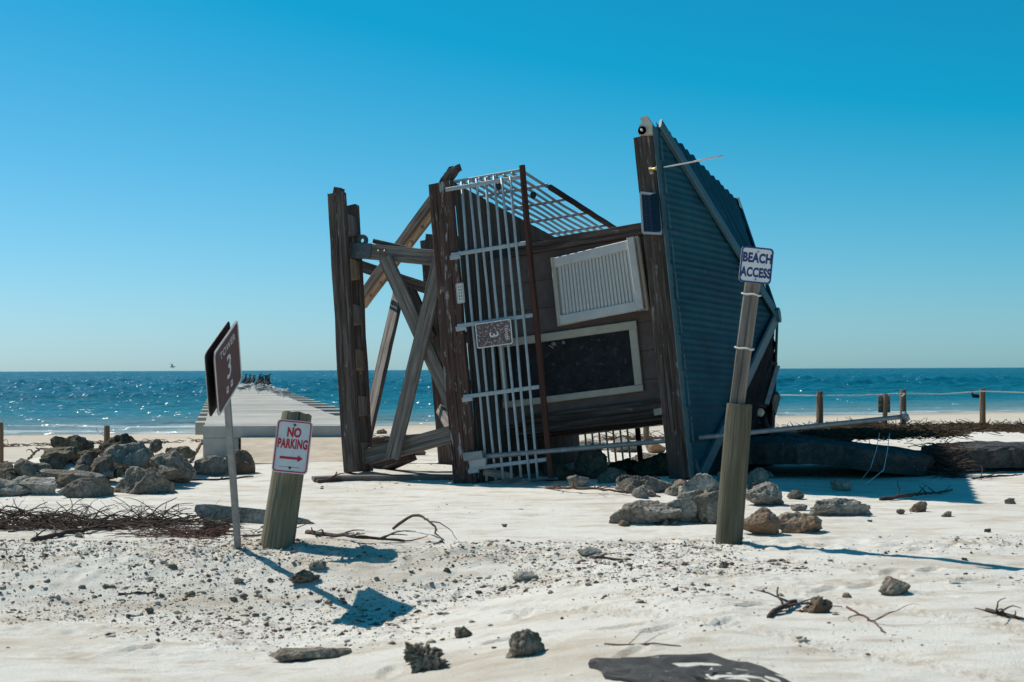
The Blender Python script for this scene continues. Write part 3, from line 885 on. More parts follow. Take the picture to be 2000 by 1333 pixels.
for i in range(1, 16):
    a, b = sq(0.03, i / 16), sq(0.97, i / 16)
    mm, L = basis(a, b, (0, 1, 0)); mm.translation += Vector((0, -0.0115, 0))
    t = box_mesh('t', L, 0.002, 0.005); t.transform(mm); bm.from_mesh(t); bpy.data.meshes.remove(t)
for i in (1, 2, 3):
    a, b = sq(i / 4, 0.03), sq(i / 4, 0.97)
    mm, L = basis(a, b, (0, 1, 0)); mm.translation += Vector((0, -0.0125, 0))
    t = box_mesh('t', L, 0.002, 0.004); t.transform(mm); bm.from_mesh(t); bpy.data.meshes.remove(t)
me = bpy.data.meshes.new('cell_grid'); bm.to_mesh(me); bm.free()
subpart(sol, link('cell_grid', me, 'solar_line', tower))
tb('panel_arm', sq(0.6, 0.5) + Vector((0, 0.01, 0)), sq(0.6, 0.5) + Vector((0.03, 0.15, 0)), 0.04, 0.04, 'alu', jit=0)

# plaque on the railing and notice on the rim
def plate_frame(c, xdir, zdir):
    x = Vector(xdir).normalized(); z = Vector(zdir); z = (z - x * z.dot(x)).normalized(); y = z.cross(x)
    m = Matrix((x, y, z)).transposed().to_4x4(); m.translation = c
    return m
pc = PL(965, 652.5, -0.15)
u_dir = (PL(1001, 647, -0.15) - PL(930, 658, -0.15))
pm = plate_frame(pc, (0, 0, -1), u_dir)            # reads upright along the tower's own up
plaque = rounded_plate('tower_plaque', 0.33, 0.50, 0.012, 0.03, 'speckled', tower, pm)
rounded_plate('plaque_border', 0.33, 0.50, 0.004, 0.03, 'letter', plaque, Matrix.Translation((0, -0.0085, 0)), hole=(0.305, 0.475, 0.02))
text('plaque_lettering', 'TOWER', 0.042, 'letter', plaque, Matrix.Translation((0.01, -0.0078, 0.175)), 0.95, 0.01)
text('plaque_lettering', '3', 0.125, 'letter', plaque, Matrix.Translation((0.01, -0.0078, 0.0)), 1.0, 0.01)
nc = PL(899, 573, -0.115)
nm_ = plate_frame(nc, (0, 0, -1), (1, 0, 0))
notice = rounded_plate('notice_plate', 0.27, 0.11, 0.008, 0.02, 'cream', tower, nm_)
rounded_plate('notice_border', 0.255, 0.095, 0.003, 0.015, 'bolt', notice, Matrix.Translation((0, -0.006, 0)), hole=(0.245, 0.085, 0.012))
for z in (0.018, -0.014):
    for k in range(5):
        rounded_plate('notice_mark', 0.022 + 0.006 * ((k * 3) % 2), 0.016, 0.002, 0.003, 'bolt', notice, Matrix.Translation((-0.085 + 0.042 * k, -0.0055, z)), 2)

# legs: paired sill boards with spacer blocks, leg posts, cross braces, broken stringer
def pbeam(name, a, Fa, b, Fb, w, h, mat, **kw):
    return tb(name, PL(a[0], a[1], Fa), PL(b[0], b[1], Fb), w, h, mat, **kw)
def pair(xa, ya, xb, yb, F, gap, mat1, n):
    a, b = PL(xa, ya, F), PL(xb, yb, F)
    s1 = tb('sill_board', a, b, 0.12, 0.24, mat1, jit=0.006)
    a2 = a + Vector((0.05, gap, -0.12)); b2 = b + Vector((0.02, gap, 0.02))
    tb('sill_board', a2, b2, 0.11, 0.20, 'wood_dark', jit=0.006)
    for i in range(n):
        k = (i + 0.6) / n
        q = a.lerp(b, k).lerp(a2.lerp(b2, k), 0.5) + Vector((0.0, 0, 0))
        tb('spacer_block', q + Vector((0.02, 0, 0.13)), q - Vector((-0.02, 0, 0.13)), gap - 0.108, 0.20, 'wood_raw' if i % 2 else 'wood_grey', jit=0.004, seg=2)
    return a, b
pair(657, 378, 690, 922, 0.0, 0.34, 'wood_dark', 6)
pair(836, 470, 874, 912, 3.0, 0.40, 'wood_dark', 5)
# bevelled tips of the sill boards
for (x, y, F, dx) in ((657, 372, 0.0, 0), (836, 463, 3.0, 0)):
    tb('sill_tip', PL(x + 5, y - 4, F), PL(x + 1, y + 26, F), 0.108, 0.13, 'wood_dark', jit=0.004, seg=2)
pbeam('leg_post', (688, 489), 0.20, (868, 506), 0.20, 0.17, 0.20, 'wood_grey')
pbeam('leg_post', (706, 521), 3.0, (892, 583), 3.0, 0.17, 0.18, 'wood_dark')
pbeam('leg_post', (716, 893), 0.20, (908, 842), 0.20, 0.19, 0.21, 'wood_grey')
pbeam('leg_post', (720, 868), 3.0, (920, 852), 3.0, 0.17, 0.18, 'wood_dark')
pbeam('cross_brace', (753, 505), 0.06, (905, 838), 0.06, 0.07, 0.19, 'wood_grey', ref=(0, 1, 0))
pbeam('cross_brace', (862, 500), -0.03, (766, 896), -0.03, 0.07, 0.20, 'wood_grey')
pbeam('cross_brace', (783, 552), 3.05, (708, 886), 0.75, 0.09, 0.17, 'wood_grey')
pbeam('cross_brace', (800, 560), 2.95, (845, 660), 2.95, 0.09, 0.15, 'wood_dark')
pbeam('cross_brace', (880, 545), 2.6, (850, 500), 1.2, 0.09, 0.15, 'wood_raw')
pbeam('cross_brace', (905, 880), 0.3, (860, 800), 2.4, 0.08, 0.14, 'wood_grey')
tb('plank_scrap', PL(734, 473, 0.5), PL(812, 490, 0.5), 0.20, 0.06, 'wood_grey')
pbeam('leg_post', (716, 915), 0.9, (800, 880), 0.9, 0.25, 0.30, 'wood_dark', jit=0.008)
# plate bracket and lug
brk = tb('steel_bracket', PL(685, 489, 0.10), PL(724, 491, 0.10), 0.012, 0.215, 'steel', jit=0, cham=0.003)
for (x, y) in ((698, 492), (711, 493)):
    q = PL(x, y, 0.09)
    subpart(brk, rod('bolt', q, q + Vector((0, 0.03, 0)), 0.018, 'bolt', tower))
for (x, y) in ((739, 491), (751, 491)):
    q = PL(x, y, 0.10)
    rod('bolt', q, q + Vector((0, 0.03, 0)), 0.02, 'bolt', tower)
lc = PL(707, 470, 0.16)
lm, _ = basis(lc, lc + Vector((0, 0.03, 0)), (1, 0, 0))
v, f = [], []
for r, xx in ((0.085, -0.012), (0.085, 0.012), (0.028, 0.012), (0.028, -0.012)):
    for k in range(20):
        a = 2 * math.pi * k / 20; v.append((xx, r * math.cos(a), r * math.sin(a)))
for i in range(4):
    for k in range(20):
        f.append((i * 20 + k, i * 20 + (k + 1) % 20, ((i + 1) % 4) * 20 + (k + 1) % 20, ((i + 1) % 4) * 20 + k))
link('lifting_lug', pydata('lifting_lug', v, f), 'steel', tower, lm)
# stair stringer snapped upward, cleats still on it
s0, s1 = PL(708, 592, 3.2), PL(872, 372, 1.0)
st = tb('stair_stringer', s0, s1, 0.07, 0.21, 'wood_raw', jit=0.005)
subpart(st, tb('stringer_face', s0 + Vector((-0.07, -0.06, 0.03)), s1 + Vector((-0.07, -0.06, 0.03)), 0.05, 0.13, 'wood_grey', jit=0.004))
for i in range(7):
    k = 0.10 + 0.125 * i
    q = s0.lerp(s1, k)
    subpart(st, tb('stair_cleat', q + Vector((0.03, -0.06, -0.07)), q + Vector((0.12, -0.06, -0.02)), 0.06, 0.05, 'wood_raw', jit=0.003, seg=1))

# collar that clips the fallen lamp pole to the rim
tb('clamp_block', PL(908, 893, -0.16), PL(944, 888, -0.16), 0.10, 0.11, 'galv', jit=0.004)
tb('clamp_block', PL(918, 906, -0.13), PL(950, 903, -0.13), 0.08, 0.11, 'alu', jit=0.006)
tb('torn_trim', PL(945, 920, -0.10), PL(1000, 932, -0.08), 0.015, 0.10, 'wood_grey', jit=0.01)
for F in (0.05,):
    tb('soffit_trim', PL(1352, 900, -0.15), PL(1362, 925, -0.15), 0.04, 0.10, 'roof_trim', jit=0)

def under(o, par):
    """parent o (placed in world space) to the unrotated, unscaled empty par"""
    m = o.matrix_basis.copy(); o.parent = par
    o.matrix_basis = Matrix.Translation(-Vector(par.location)) @ m
    return o

# ------------------------------------------------------------------ fallen lamp pole clipped across the tower
pA, pB = at_dist(908, 895, 18.55), at_dist(1768, 814, 16.9)
pole = empty('fallen_pole', pA)
tag(pole, 'long thin grey metal pole hanging level across the wrecked tower', 'pole')
def world_child(o, par):
    return under(o, par)
mid = [pA.lerp(pB, k / 12) + Vector((0, 0, -0.02 * math.sin(math.pi * k / 12))) for k in range(13)]
world_child(tube('shaft', mid, [0.034 - 0.006 * k / 12 for k in range(13)], 'galv', None, 12), pole)
dirp = (pB - pA).normalized()
mm, _ = basis(pB, pB + dirp * 0.02, (0, 0, 1)); mm.translation = pB
mm = mm @ Matrix.Rotation(0.5, 4, 'Z')
world_child(lathe('end_cap', [(-0.03, 0.0), (-0.03, 0.05), (0.0, 0.066), (0.03, 0.058), (0.045, 0.0)], 'galv', None, mm), pole)
wv, wf = [], []
pw_ = pA.lerp(pB, 0.495)
for t in range(3):
    pts = [pw_ + Vector((0.02 * t - 0.02 + 0.004 * math.sin(a * 3), 0.05 * math.cos(a), 0.05 * math.sin(a))) for a in [k * 0.5 for k in range(14)]]
    tube_data(pts, 0.006, 5, wv, wf)
world_child(link('wire_tie', pydata('wire_tie', wv, wf), 'steel'), pole)

# ------------------------------------------------------------------ signs on posts
def cyl_post(name, base, top, r0, r1, mat, parent=None, sides=24, rows=10, wob=0.006):
    base, top = Vector(base), Vector(top)
    mw, L = basis(base, top, (0, 1, 0))
    v, f = [], []
    sd = random.random() * 50
    for i in range(rows + 1):
        x = -L / 2 + L * i / rows
        for k in range(sides):
            a = 2 * math.pi * k / sides
            r = (r0 + (r1 - r0) * i / rows) + wob * float(noise3(math.cos(a) * 2.5 + sd, math.sin(a) * 2.5, x * 2))
            if i == rows: r -= 0.004
            v.append((x + (0.006 * math.sin(k * 1.9 + sd) if i == rows else 0), r * math.cos(a), r * math.sin(a)))
    for i in range(rows):
        for k in range(sides):
            k2 = (k + 1) % sides
            f.append((i * sides + k, i * sides + k2, (i + 1) * sides + k2, (i + 1) * sides + k))
    f.append(tuple(reversed(range(sides)))); f.append(tuple(rows * sides + k for k in range(sides)))
    return link(name, pydata(name, v, f), mat, parent, mw)

# BEACH ACCESS
b0 = on_ground(1423, 1062)
bt = at_dist(1444, 790, b0.y - 0.02)
root = empty('beach_access_sign', b0)
tag(root, 'white beach access sign with blue border on a square post and piling', 'sign')
under(cyl_post('piling', b0 - (bt - b0).normalized() * 0.25, bt, 0.114, 0.108, 'piling'), root)
q0 = at_dist(1437, 812, b0.y - 0.0); q1 = at_dist(1479, 486, b0.y - 0.04)
q0b = q0 + (q0 - q1).normalized() * 0.15
under(beam('post', q0b, q1, 0.105, 0.105, 'post_wood', None, (0.5, 0.87, 0), cham=0.01, jit=0.002), root)
pdir = (q1 - q0).normalized()
for py in (576, 681):
    k = (py - 812) / (486 - 812)
    c = q0.lerp(q1, k)
    pts = []
    for j in range(25):
        a = 2 * math.pi * j / 24
        rr = 0.078
        ca, sa = math.cos(a), math.sin(a)
        sgn = 0.071 / max(abs(ca), abs(sa)) ** 0.55
        e = basis(q0, q1, (0.5, 0.87, 0))[0].to_3x3()
        pts.append(c + e.col[1] * (sgn * ca) + e.col[2] * (sgn * sa) + pdir * 0.004 * math.sin(j))
    under(tube('rope_wrap', pts, 0.0075, 'rope', None, 6), root)
def sign_matrix(c, right, up):
    x = Vector(right).normalized(); z = Vector(up); z = (z - x * z.dot(x)).normalized(); y = z.cross(x)
    mm = Matrix((x, y, z)).transposed().to_4x4(); mm.translation = c
    return mm
ds = q1.y - 0.085
cs = at_dist(1477, 518.5, ds)
mm = sign_matrix(cs, (1.0, 0.05, -0.105), at_dist(1482, 486, ds) - at_dist(1473, 551, ds))
plate = under(rounded_plate('sign_plate', 0.268, 0.298, 0.006, 0.032, 'white', None, mm), root)
rounded_plate('border', 0.268, 0.298, 0.003, 0.032, 'blue', plate, Matrix.Translation((0, -0.005, 0)), hole=(0.242, 0.272, 0.024))
text('lettering', 'BEACH', 0.084, 'blue', plate, Matrix.Translation((0.004, -0.0040, 0.060)), 0.72, 0.05, 0, spacing=1.05)
text('lettering', 'ACCESS', 0.084, 'blue', plate, Matrix.Translation((0.0, -0.0040, -0.060)), 0.66, 0.05, 0, spacing=1.05)
for z in (0.112, -0.118):
    rod('bolt', (0.004, -0.009, z), (0.004, 0.01, z), 0.007, 'bolt', plate, 10)

# NO PARKING
n0 = on_ground(541, 1066)
nt_ = at_dist(580, 809, n0.y + 0.22)
root = empty('no_parking_sign', n0)
tag(root, 'white and red no parking sign with arrow bolted to a short leaning piling', 'sign')
under(cyl_post('piling', n0 - (nt_ - n0).normalized() * 0.25, nt_, 0.146, 0.132, 'piling'), root)
ax = (nt_ - n0).normalized()
ds = n0.y + 0.12 - 0.165
cs = at_dist(571, 873, ds)
upv = at_dist(576.5, 820.5, ds + 0.06) - at_dist(566, 926, ds - 0.05)
mm = sign_matrix(cs, (1.0, 0.06, -0.10), upv)
plate = under(rounded_plate('sign_plate', 0.300, 0.452, 0.006, 0.034, 'white', None, mm), root)
rounded_plate('border', 0.284, 0.436, 0.003, 0.030, 'red', plate, Matrix.Translation((0, -0.005, 0)), hole=(0.264, 0.416, 0.022))
text('lettering', 'NO', 0.086, 'red', plate, Matrix.Translation((0.003, -0.0040, 0.122)), 0.70, 0.05)
text('lettering', 'PARKING', 0.086, 'red', plate, Matrix.Translation((0.0, -0.0040, 0.024)), 0.53, 0.05, 0, spacing=1.08)
for k in range(3): rounded_plate('rust_streak', 0.010 - 0.002 * k, 0.03, 0.0004, 0.003, 'rust', plate, Matrix.Translation((0.002 * k - 0.002, -0.0033, 0.158 - 0.028 * k)), 2)
av = [(-0.095, 0.010), (0.055, 0.010), (0.055, 0.026), (0.102, 0.0), (0.055, -0.026), (0.055, -0.010), (-0.095, -0.010)]
link('arrow', pydata('arrow', [(x, -0.0042, z * 1.15 - 0.098) for x, z in av], [(0, 1, 5, 6), (2, 3, 4), (1, 2, 4, 5)]), 'red', plate)
for i in range(14):
    rounded_plate('fine_print', 0.008, 0.006, 0.001, 0.001, 'red', plate, Matrix.Translation((-0.085 + 0.0125 * i, -0.0040, -0.175)), 1)
for z in (0.185, -0.182):
    lathe('bolt', [(-0.007, 0.0), (-0.007, 0.013), (0.004, 0.014), (0.008, 0.004)], 'bolt', plate, Matrix.Translation((0.0, 0.002, z)) @ Matrix.Rotation(math.pi / 2, 4, 'Z'), 12)

# TOWER 3 road sign: two plates back to back on a leaning square tube
t0 = on_ground(465, 1071)
al, be = math.radians(88), math.radians(20)
hx = Vector((math.cos(al), math.sin(al), 0))
hdir = hx * math.cos(be) + Vector((0, 0, 1)) * math.sin(be)
vdir = -hx * math.sin(be) + Vector((0, 0, 1)) * math.cos(be)
vdir = (vdir + Vector((0.012, 0, 0))).normalized()
nrm = vdir.cross(hdir); nrm = nrm if nrm.y < 0 else -nrm
root = empty('tower_sign', t0)
tag(root, 'pair of brown tower 3 sign plates back to back on a thin leaning metal post', 'sign')
ptop = t0 + vdir * 1.74
under(beam('post', t0 - vdir * 0.3, ptop, 0.052, 0.052, 'galv', None, hdir, cham=0.006, jit=0.0), root)
SWD, SHT = 0.86, 0.53
ctr = t0 + vdir * 1.62 + hdir * -0.02
for sgn, nme in ((1, 'sign_plate'), (-1, 'back_plate')):
    x = hdir * sgn; z = vdir; y = z.cross(x)
    mm = Matrix((x, y, z)).transposed().to_4x4(); mm.translation = ctr + nrm * (0.030 * sgn) + (hdir * -0.02 if sgn < 0 else Vector((0, 0, 0)))
    plate = under(rounded_plate(nme, SWD, SHT, 0.006, 0.06, 'brown_sign' if sgn > 0 else 'back_sign', None, mm), root)
    rounded_plate('border', SWD, SHT, 0.003, 0.06, 'letter', plate, Matrix.Translation((0, -0.005, 0)), hole=(SWD - 0.05, SHT - 0.035, 0.045))
    text('lettering', 'TOWER', 0.058, 'letter', plate, Matrix.Translation((0.03, -0.0040, 0.165)), 1.75, 0.01, 0, spacing=1.1)
    text('lettering', '3', 0.185, 'letter', plate, Matrix.Translation((0.02, -0.0040, 0.0)), 1.45, 0.008, 0.12)
    for dx in (-0.075, 0.075):
        rounded_plate('worn_mark', 0.07, 0.05, 0.001, 0.012, 'letter', plate, Matrix.Translation((dx, -0.0040, -0.165)), 3, hole=(0.035, 0.02, 0.006))
    rod('bolt', (0.04, -0.010, 0.20), (0.04, 0.01, 0.20), 0.009, 'bolt', plate, 10)

# ------------------------------------------------------------------ pier
PD = Vector((-0.205, 1.0, 0)).normalized()
pl0 = at_dist(397, 829, 25.6); pr0 = at_dist(701, 829, 25.6)
PZ = 0.52
pier = empty('fishing_pier', ((pl0.x + pr0.x) / 2, 25.6, H(-4.1, 25.6)))
tag(pier, 'low pale concrete pier running out to sea with stub beams along both sides', 'pier')
PWID = pr0.x - pl0.x
def pier_pt(side, along, z):     # side -1..1
    cx_ = (pl0.x + pr0.x) / 2 + side * PWID / 2
    return Vector((cx_, 25.6, z)) + PD * along
def pier_box(name, s0, s1, a0, a1, z0, z1, mat, cham=0.012):
    c = [pier_pt(s0, a0, 0), pier_pt(s1, a0, 0), pier_pt(s1, a1, 0), pier_pt(s0, a1, 0)]
    v = [(p.x, p.y, z) for z in (z0, z1) for p in c]
    f = [(3, 2, 1, 0), (4, 5, 6, 7), (0, 1, 5, 4), (1, 2, 6, 5), (2, 3, 7, 6), (3, 0, 4, 7)]
    return under(link(name, pydata(name, v, f), mat), pier)
PLEN = 81.0
nsl = 27
for i in range(nsl):
    a = PLEN * i / nsl; b = PLEN * (i + 1) / nsl
    pier_box('deck_slab', -0.985, 0.985, a + 0.003, b - 0.003, PZ - 0.12, PZ + 0.004 * math.sin(i * 2.7), 'concrete')
pier_box('end_beam', -1.0, 1.0, -0.30, -0.004, PZ - 0.215, PZ - 0.006, 'concrete_face')
pier_box('edge_girder', -0.95, -0.70, 0.01, PLEN, PZ - 0.42, PZ - 0.125, 'concrete_face')
pier_box('edge_girder', 0.70, 0.95, 0.01, PLEN, PZ - 0.42, PZ - 0.125, 'concrete_face')
pier_box('support_block', -1.0, -0.55, -0.28, 0.9, -0.25, PZ - 0.222, 'concrete_face')
pier_box('support_block', 0.55, 1.0, -0.28, 0.9, -0.25, PZ - 0.222, 'concrete_face')
for i in range(9):       # boarded ramp rising to the pier end
    k0, k1 = i / 9, (i + 1) / 9
    o = pier_box('ramp_board', -0.52, 1.03, -3.3 + 3.0 * k0 + 0.004, -3.3 + 3.0 * k1 - 0.004, -0.2, 0.045 + 0.275 * k1, 'ramp')
    me = o.data
    for q in (4, 5): me.vertices[q].co.z = 0.045 + 0.275 * k0
for i in range(nsl):
    a = 2.2 + 3.0 * i
    if i: pier_box('stub_beam', 0.99, 1.52, a, a + 0.9, PZ - 0.27, PZ - 0.03, 'concrete')
    pier_box('stub_beam', -1.13, -0.99, a, a + 0.9, PZ - 0.27, PZ - 0.03, 'concrete')
    for s in (-0.8, 0.8):
        c = pier_pt(s, a + 0.45, 0)
        under(cyl_post('pile', Vector((c.x, c.y, -1.6)), Vector((c.x, c.y, PZ - 0.41)), 0.17, 0.17, 'concrete_face', None, 10, 1, 0), pier)

# ------------------------------------------------------------------ rocks
bm = bmesh.new(); bmesh.ops.create_icosphere(bm, subdivisions=5, radius=1.0)
ICO5 = (np.array([q.co[:] for q in bm.verts]), [tuple(q.index for q in fc.verts) for fc in bm.faces]); bm.free()
bm = bmesh.new(); bmesh.ops.create_icosphere(bm, subdivisions=4, radius=1.0)
ICO4 = (np.array([q.co[:] for q in bm.verts]), [tuple(q.index for q in fc.verts) for fc in bm.faces]); bm.free()
bm = bmesh.new(); bmesh.ops.create_icosphere(bm, subdivisions=3, radius=1.0)
ICO3 = (np.array([q.co[:] for q in bm.verts]), [tuple(q.index for q in fc.verts) for fc in bm.faces]); bm.free()

def rock_mesh(name, dims, seed, cuts=15, lump=0.13, rough=0.075, lod=ICO4, slab=False, holes=0.0):
    rs = np.random.default_rng(seed)
    V = lod[0].copy()
    if slab:       # squarer block
        V = np.sign(V) * np.abs(V) ** 0.55
        V /= np.abs(V).max(axis=0)
    for _ in range(cuts):
        nrm = rs.normal(size=3); nrm /= np.linalg.norm(nrm)
        d = rs.uniform(0.48, 0.84)
        k = V @ nrm - d
        V = V - np.outer(np.maximum(k, 0), nrm) * 0.97
    o = rs.uniform(0, 90, 3)
    Q = V * np.array(dims) / max(dims) * 1.6 + o
    n1 = fbm(Q[:, 0] * 1.3, Q[:, 1] * 1.3, Q[:, 2] * 1.3, 3)
    n2 = fbm(Q[:, 0] * 6, Q[:, 1] * 6, Q[:, 2] * 6, 4)
    rad = 1 + lump * n1 + rough * n2
    if holes:
        n3 = noise3(Q[:, 0] * 9, Q[:, 1] * 9, Q[:, 2] * 9)
        rad = rad - holes * np.maximum(n3 - 0.1, 0) + holes * 0.5 * np.maximum(-n3 - 0.2, 0)
    V = V * rad[:, None]
    ext = V.max(axis=0) - V.min(axis=0)
    V = (V - (V.max(axis=0) + V.min(axis=0)) / 2) / ext * np.array(dims)
    me = bpy.data.meshes.new(name)
    me.from_pydata(V.tolist(), [], lod[1]); me.update()
    return me, V

RSEED = [100]
def rock(x0, x1, y0, y1, mat, label, group=None, d=None, depth=0.75, tilt=0.0, name='boulder', sink=0.27, cat='rock', yaw=None, **kw):
    """a rock whose outline fills the pixel box, standing on the ground (or on others, at distance d)"""
    RSEED[0] += 1
    cxp = (x0 + x1) / 2
    if d is None:
        b = on_ground(cxp, y1)
    else:
        b = at_dist(cxp, y1, d)
    sc_ = b.y / FPX
    w = (x1 - x0) * sc_ ; h = (y1 - y0) * sc_
    dp = max(h * 0.8, w * depth)
    h = h / (1 - sink)
    w *= 1.06
    if tilt:       # the box is that of the tilted stone
        c_, s_ = math.cos(tilt), abs(math.sin(tilt))
        k_ = c_ * c_ - s_ * s_
        w, h = (w * c_ - h * s_) / k_, max(0.3 * h, (h * c_ - w * s_) / k_)
    lod = kw.pop('lod', ICO5 if (x1 - x0) > 55 else ICO4)
    me, V = rock_mesh(name, (w, dp, h), RSEED[0], lod=lod, **kw)
    rot = Matrix.Rotation(tilt, 4, 'Y') @ Matrix.Rotation(random.uniform(-0.25, 0.25) if yaw is None else yaw, 4, 'Z')
    Vr = V @ np.array(rot.to_3x3()).T
    loc = Vector((b.x, b.y + dp * 0.36, b.z + h * 0.5 - h * sink))
    zmin = Vr[:, 2].min()
    if d is None: loc.z = H(loc.x, loc.y) * 0.5 + b.z * 0.5 - zmin - h * sink
    o = link(name, me, mat, None, Matrix.Translation(loc) @ rot, True)
    tag(o, label, cat, group)
    return o

# rubble heap beside the pier
GL = 'rubble heap beside the pier'
LB = 'rough pale coquina boulder in the rubble heap beside the pier'
LD = 'dark boulder at the back of the rubble heap beside the pier'
LS = 'flat grey broken slab at the foot of the rubble heap'
rock(97, 175, 850, 892, 'rock_dark', LD, GL + ' back', d=19.4, lump=0.25)
rock(165, 270, 847, 905, 'rock_dark', LD, GL + ' back', d=19.2, lump=0.25)
rock(316, 375, 872, 900, 'rock_dark', LD, GL + ' back', d=19.0)
rock(66, 150, 873, 914, 'rock_dark', LD, GL + ' back', d=18.7)
rock(146, 180, 886, 914, 'rock', LB, GL, d=18.5)
rock(198, 298, 864, 921, 'rock_light', 'largest pale rounded boulder on top of the rubble heap', None, d=18.5, lump=0.22, rough=0.08)
rock(171, 215, 889, 940, 'rock', LB, GL, d=18.0)
rock(283, 374, 880, 930, 'rock', 'broad grey boulder at the pier end of the rubble heap', None, d=18.3, cuts=5)
rock(74, 212, 902, 944, 'rock', 'long tilted grey slab across the middle of the rubble heap', None, d=17.7, tilt=0.16, cuts=10, slab=True, depth=0.4)
rock(212, 345, 898, 978, 'rock', 'big wedge-shaped slab sloping down onto the sand from the rubble heap', None, d=17.3, tilt=0.22, cuts=9, depth=0.50, lump=0.18, rough=0.11)
rock(110, 213, 935, 973, 'rock', 'darkest squared slab on the sand below the long tilted slab', None, cuts=10, slab=True, depth=0.5, lump=0.08)
rock(-40, 52, 934, 970, 'rock_light', LS, GL + ' slabs', cuts=10, slab=True, depth=0.6, lump=0.08)
rock(30, 110, 933, 967, 'rock_light', LS, GL + ' slabs', cuts=10, slab=True, depth=0.6, lump=0.08)
rock(16, 72, 896, 939, 'rock', LB, GL, d=17.9)
rock(-30, 22, 905, 940, 'rock_dark', LD, GL + ' back', d=18.0)
rock(302, 357, 914, 933, 'rock', LB, GL, d=17.9)
rock(100, 150, 925, 948, 'rock_dark', LD, GL + ' back', d=17.6)
rock(50, 100, 905, 930, 'rock', LB, GL, d=18.2)
rl = random.Random(12)
for i in range(22):
    x = rl.uniform(10, 330); y = rl.uniform(878, 955)
    if x > 215: y = min(y, 930)
    w = rl.uniform(22, 48)
    rock(x - w / 2, x + w / 2, y - w * rl.uniform(0.5, 0.8), y, rl.choice(['rock', 'rock_dark', 'rock', 'rock_light']), 'rough coquina rubble chunk wedged between the boulders of the rubble heap', GL + ' chunks', d=19.4 - (y - 870) * 0.022, lump=0.22, rough=0.12, name='rubble_chunk')
rock(362, 447, 890, 929, 'rock_light', 'low pale boulder between the rubble heap and the sign post', None, lump=0.2, depth=0.6)
rock(440, 494, 878, 927, 'rock_brown', 'brown root-bound clump of rubble against the pier support', None, lump=0.3, rough=0.12)
rock(382, 614, 986, 1022, 'rock_light', 'long flat broken kerb of pale concrete lying on the sand behind the leaning piling', None, slab=True, cuts=12, depth=0.16, lump=0.14, rough=0.06, name='kerb_fragment', cat='kerb', yaw=-0.12, sink=0.35)

# rubble before the roof of the wreck
rock(1188, 1335, 962, 1026, 'rock', 'large wedge-shaped slab rearing up between the wreck and the beach access piling', None, tilt=-0.20, cuts=9, depth=0.40, lump=0.16, rough=0.10, sink=0.24)
rock(1290, 1374, 972, 1022, 'rock_light', 'pale rough boulder leaning on the rearing slab', None, rough=0.08)
rock(1362, 1412, 960, 1024, 'rock', 'grey boulder half hidden behind the beach access piling', None)
rock(1336, 1400, 926, 966, 'rock_light', 'pale rubble block under the foot of the roof header', None)
rock(1452, 1542, 944, 989, 'rock_light', 'pale pitted boulder beside the beach access piling', None, holes=0.12)
rock(1448, 1528, 993, 1046, 'rock_brown', 'smooth reddish grey boulder at the foot of the beach access piling', None, cuts=8, rough=0.03)
rock(1516, 1610, 1003, 1042, 'rock_brown', 'tan sharp-edged stone next to the reddish boulder', None, cuts=8, rough=0.07)
rock(1584, 1720, 974, 1008, 'rock_light', 'flat crusty coquina lump on the open sand before the broken road', None, holes=0.25, rough=0.12, depth=0.5)
rock(1624, 1668, 936, 960, 'rock_light', 'small pale lump at the edge of the wreck shadow', None, holes=0.15)
rock(1779, 1813, 980, 1001, 'rock_brown', 'small tan stone alone on the sand beyond the crusty lump', None)
rock(1458, 1505, 914, 948, 'rock', 'dim boulder in the shade under the roof behind the piling', None)
rock(1540, 1572, 958, 976, 'rock', 'small rubble chip beside the pale pitted boulder', None)
rock(1546, 1580, 985, 998, 'rock_light', 'low rubble chip between the pitted boulder and the crusty lump', None)
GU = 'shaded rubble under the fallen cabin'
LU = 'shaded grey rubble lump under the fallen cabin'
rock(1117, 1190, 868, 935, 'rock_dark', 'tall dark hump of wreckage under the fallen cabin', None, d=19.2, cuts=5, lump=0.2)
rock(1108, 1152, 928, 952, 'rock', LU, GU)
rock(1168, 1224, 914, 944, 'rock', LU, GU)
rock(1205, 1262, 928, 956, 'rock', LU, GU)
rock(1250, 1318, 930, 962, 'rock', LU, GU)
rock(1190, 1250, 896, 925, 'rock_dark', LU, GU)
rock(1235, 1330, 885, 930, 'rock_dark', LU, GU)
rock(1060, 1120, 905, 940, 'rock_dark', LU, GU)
rock(1300, 1345, 945, 968, 'rock', LU, GU)
rock(1262, 1302, 862, 886, 'rock_brown', 'sunlit tan stone on the sand behind the fallen cabin', None)
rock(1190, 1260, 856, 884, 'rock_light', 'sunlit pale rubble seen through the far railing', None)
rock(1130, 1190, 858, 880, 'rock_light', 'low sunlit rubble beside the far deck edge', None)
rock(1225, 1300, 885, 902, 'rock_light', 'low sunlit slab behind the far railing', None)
rock(770, 830, 868, 890, 'rock_brown', 'small rubble lump between the fallen legs', None)
rock(735, 755, 838, 848, 'rock', 'single grey block on the damp sand behind the legs', None)

